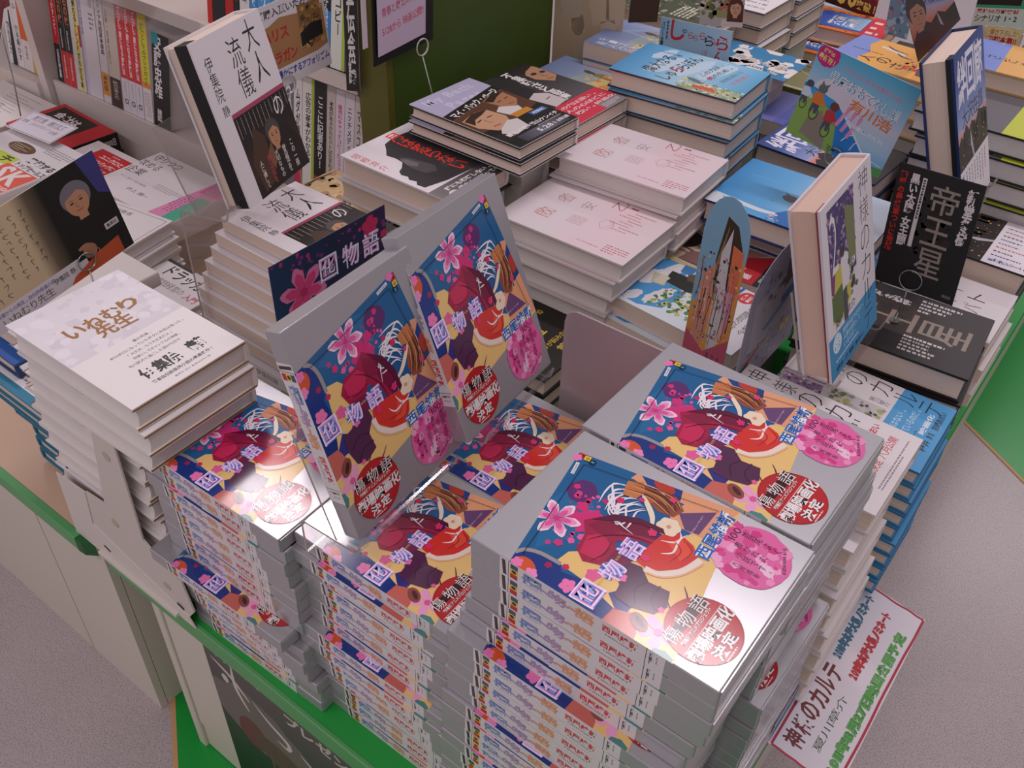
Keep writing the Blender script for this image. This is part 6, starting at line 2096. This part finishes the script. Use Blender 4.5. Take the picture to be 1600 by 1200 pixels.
# ---------------------------------------------------------------- poster, rail and paper at the table front
a = Art(540, 310, '#20361f')
a.grad(0, 0, 540, 310, ['#5c5450', '#4c4a44', '#24402c', '#12381c', '#0e3016'], 'y', 10)
a.ell(80, 120, 90, 60, '#6f665e', 10, wob=.2)
a.ell(60, 150, 26, 34, '#6a3a34', 10)
a.ell(110, 160, 50, 30, '#5c4a3c', 10)
a.stroke([(10, 30), (44, 44), (70, 70)], 7, '#cfc7bc', True)
a.stroke([(50, 14), (48, 60), (64, 96)], 7, '#cfc7bc', True)
a.stroke([(76, 60), (100, 80), (130, 96), (128, 112), (110, 110)], 8, '#cfc7bc', True)
a.ell(30, 58, 6, 8, '#cfc7bc')
a.text('キャンペーン', 16, 6, 90, 14, '#b8b0a8', .06)
a.text('プレゼント', 136, 20, 120, 22, '#c4bcb2', .06)
a.stroke([(150, 96), (190, 120), (250, 146)], 7, '#c8c8b8', True)
a.text('特', 250, 58, 74, 90, '#d0c8be', .10)
a.text('集フェア', 340, 50, 180, 90, '#d0c8be', .10)
for (x, y) in ((120, 190), (150, 200), (196, 250), (236, 190)):
    a.stroke([(x, y), (x + 12, y + 60), (x + 20, y + 120)], 5, '#a8b0a0', True)
    a.specks(x + 6, y, 20, 110, 40, ['#9aa890', '#c8ccc0', '#6a8a6c'], 1.5, 3.5, int(x))
a.stroke([(86, 168), (92, 230), (104, 300)], 4, '#8a5a3c', True)
card((-.6455, .3028, .3330), (-.1100, .3028, .3330), (-.6455, .3028, .0260), a, 'dark green poster with white lettering on the table front', name='poster', cat='poster', back='#22301f')
a = Art(250, 28, '#3a86ac')
a.text('メディアで話題の本', 20, 6, 190, 15, '#d87a94', .02)
card((-.0728, .5690, .3935), (-.0728, .8060, .3935), (-.0728, .5690, .3655), a, 'blue strip with pink lettering along the table edge', name='edge_strip', cat='label strip')
a = Art(262, 76, '#ded6dc')
rd = random.Random(5)
for (p, q) in (((2, 3), (259, 2)), ((259, 2), (260, 74)), ((260, 74), (2, 73)), ((2, 73), (2, 3))):
    a.stroke([(p[0] + (q[0] - p[0]) * t / 8 + rd.uniform(-.7, .7), p[1] + (q[1] - p[1]) * t / 8 + rd.uniform(-.7, .7)) for t in range(9)], 2.6, '#b01e3c')
for i, t in enumerate('神様のカルテ'):
    a.text(t, 14 + i * 20, 8 + (i % 2), 17.5, 22, '#6c1418', .028)
a.text('夏川草介', 26, 37, 78, 9, '#3a5a40', .0)
a.text('2010年本屋大賞ノミネート', 142, 8, 104, 13, '#2c6a84', .03, edge='#2c6a84', ew=.045)
a.text('2011年本屋大賞ノミネート', 130, 32, 108, 13, '#b81e2a', .03, edge='#b81e2a', ew=.045)
a.text('2011年8月27日映画公開予定', 12, 55, 212, 13.5, '#5aa44c', .03, edge='#3f8a36', ew=.05)
def flyer():
    B = Builder()
    k = 16
    P = lambda u, v: Vector((-.0735 + v * .0765, .5660 + u * .262, .3658 - .012 * v))
    bk = lin('#d6ced2')
    for i in range(k):
        for j in range(5):
            u0, u1, v0, v1 = i / k, (i + 1) / k, j / 5, (j + 1) / 5
            q = [P(u0, v0), P(u0, v1), P(u1, v1), P(u1, v0)]
            B.face(q, bk)
            B.face([p - Vector((0, 0, .0006)) for p in reversed(q)], bk)
    B.art(a, lambda x, y: P(x * 1000 / 262, y * 1000 / 76), (0, 0, 1), step=1.2e-4)
    o = link('paper_flyer', B.mesh('paper_flyer'), [M_PRINT])
    tag(o, 'white hand lettered flyer with red border sticking out from the table edge', 'flyer')
flyer()

# ---------------------------------------------------------------- far right display
a = Art(90, 90, '#3c9a78')
a.rect(0, 0, 44, 54, '#1e1816')
a.greek(6, 18, 34, 14, 3, '#b84a50', seed=3, fill=.7)
a.text('沼', 46, 2, 42, 60, '#d4dcd8', .10)
a.rect(0, 58, 90, 32, '#c4d4cc')
a.text('累計50万部突破', 2, 59, 42, 6, '#b83434', .04)
a.text('シナリオ', 2, 67, 26, 9, '#2a3a36', .02)
a.text('1・2', 32, 68, 12, 7, '#2a3a36', .05)
card((-.352, 1.752, .815), (-.215, 1.752, .840), (-.345, 1.752, .705), a, 'green panel with large pale character at the far right', name='title_board', cat='board')
struct(box_obj('plinth', -.33, 1.754, TABLE, -.24, 1.758, .72, M_PLINTH)) if False else None
a = Art(60, 30, '#d8cfa0')
a.ell(30, 14, 29, 14, '#d8c47a', n=40, wob=.1, seed=4)
a.ell(30, 13, 26, 12, '#dcd2b0', n=40)
a.text('書き下ろした', 8, 4, 44, 8, '#a88a30', .02)
a.text('初脚本集!!', 6, 13, 48, 9, '#b8242c', .06)
a.rect(0, 25, 60, 5, '#d0b03a')
card((-.318, 1.738, .726), (-.262, 1.738, .732), (-.316, 1.738, .690), a, 'pale yellow burst card with red lettering on the white bin')
bn = tag(empty('display_bin', (-.29, 1.78, .5)), 'white card display bin at the far right under the green panel', 'display bin')
rel(box_obj('front_wall', -.322, 1.742, .600, -.262, 1.7448, .722, mat('bin_white', '#d6cdc8', .5)), bn)
rel(box_obj('side_wall', -.2625, 1.742, .600, -.2605, 1.7500, .722, mat('bin_side', '#c8bfba', .5)), bn)
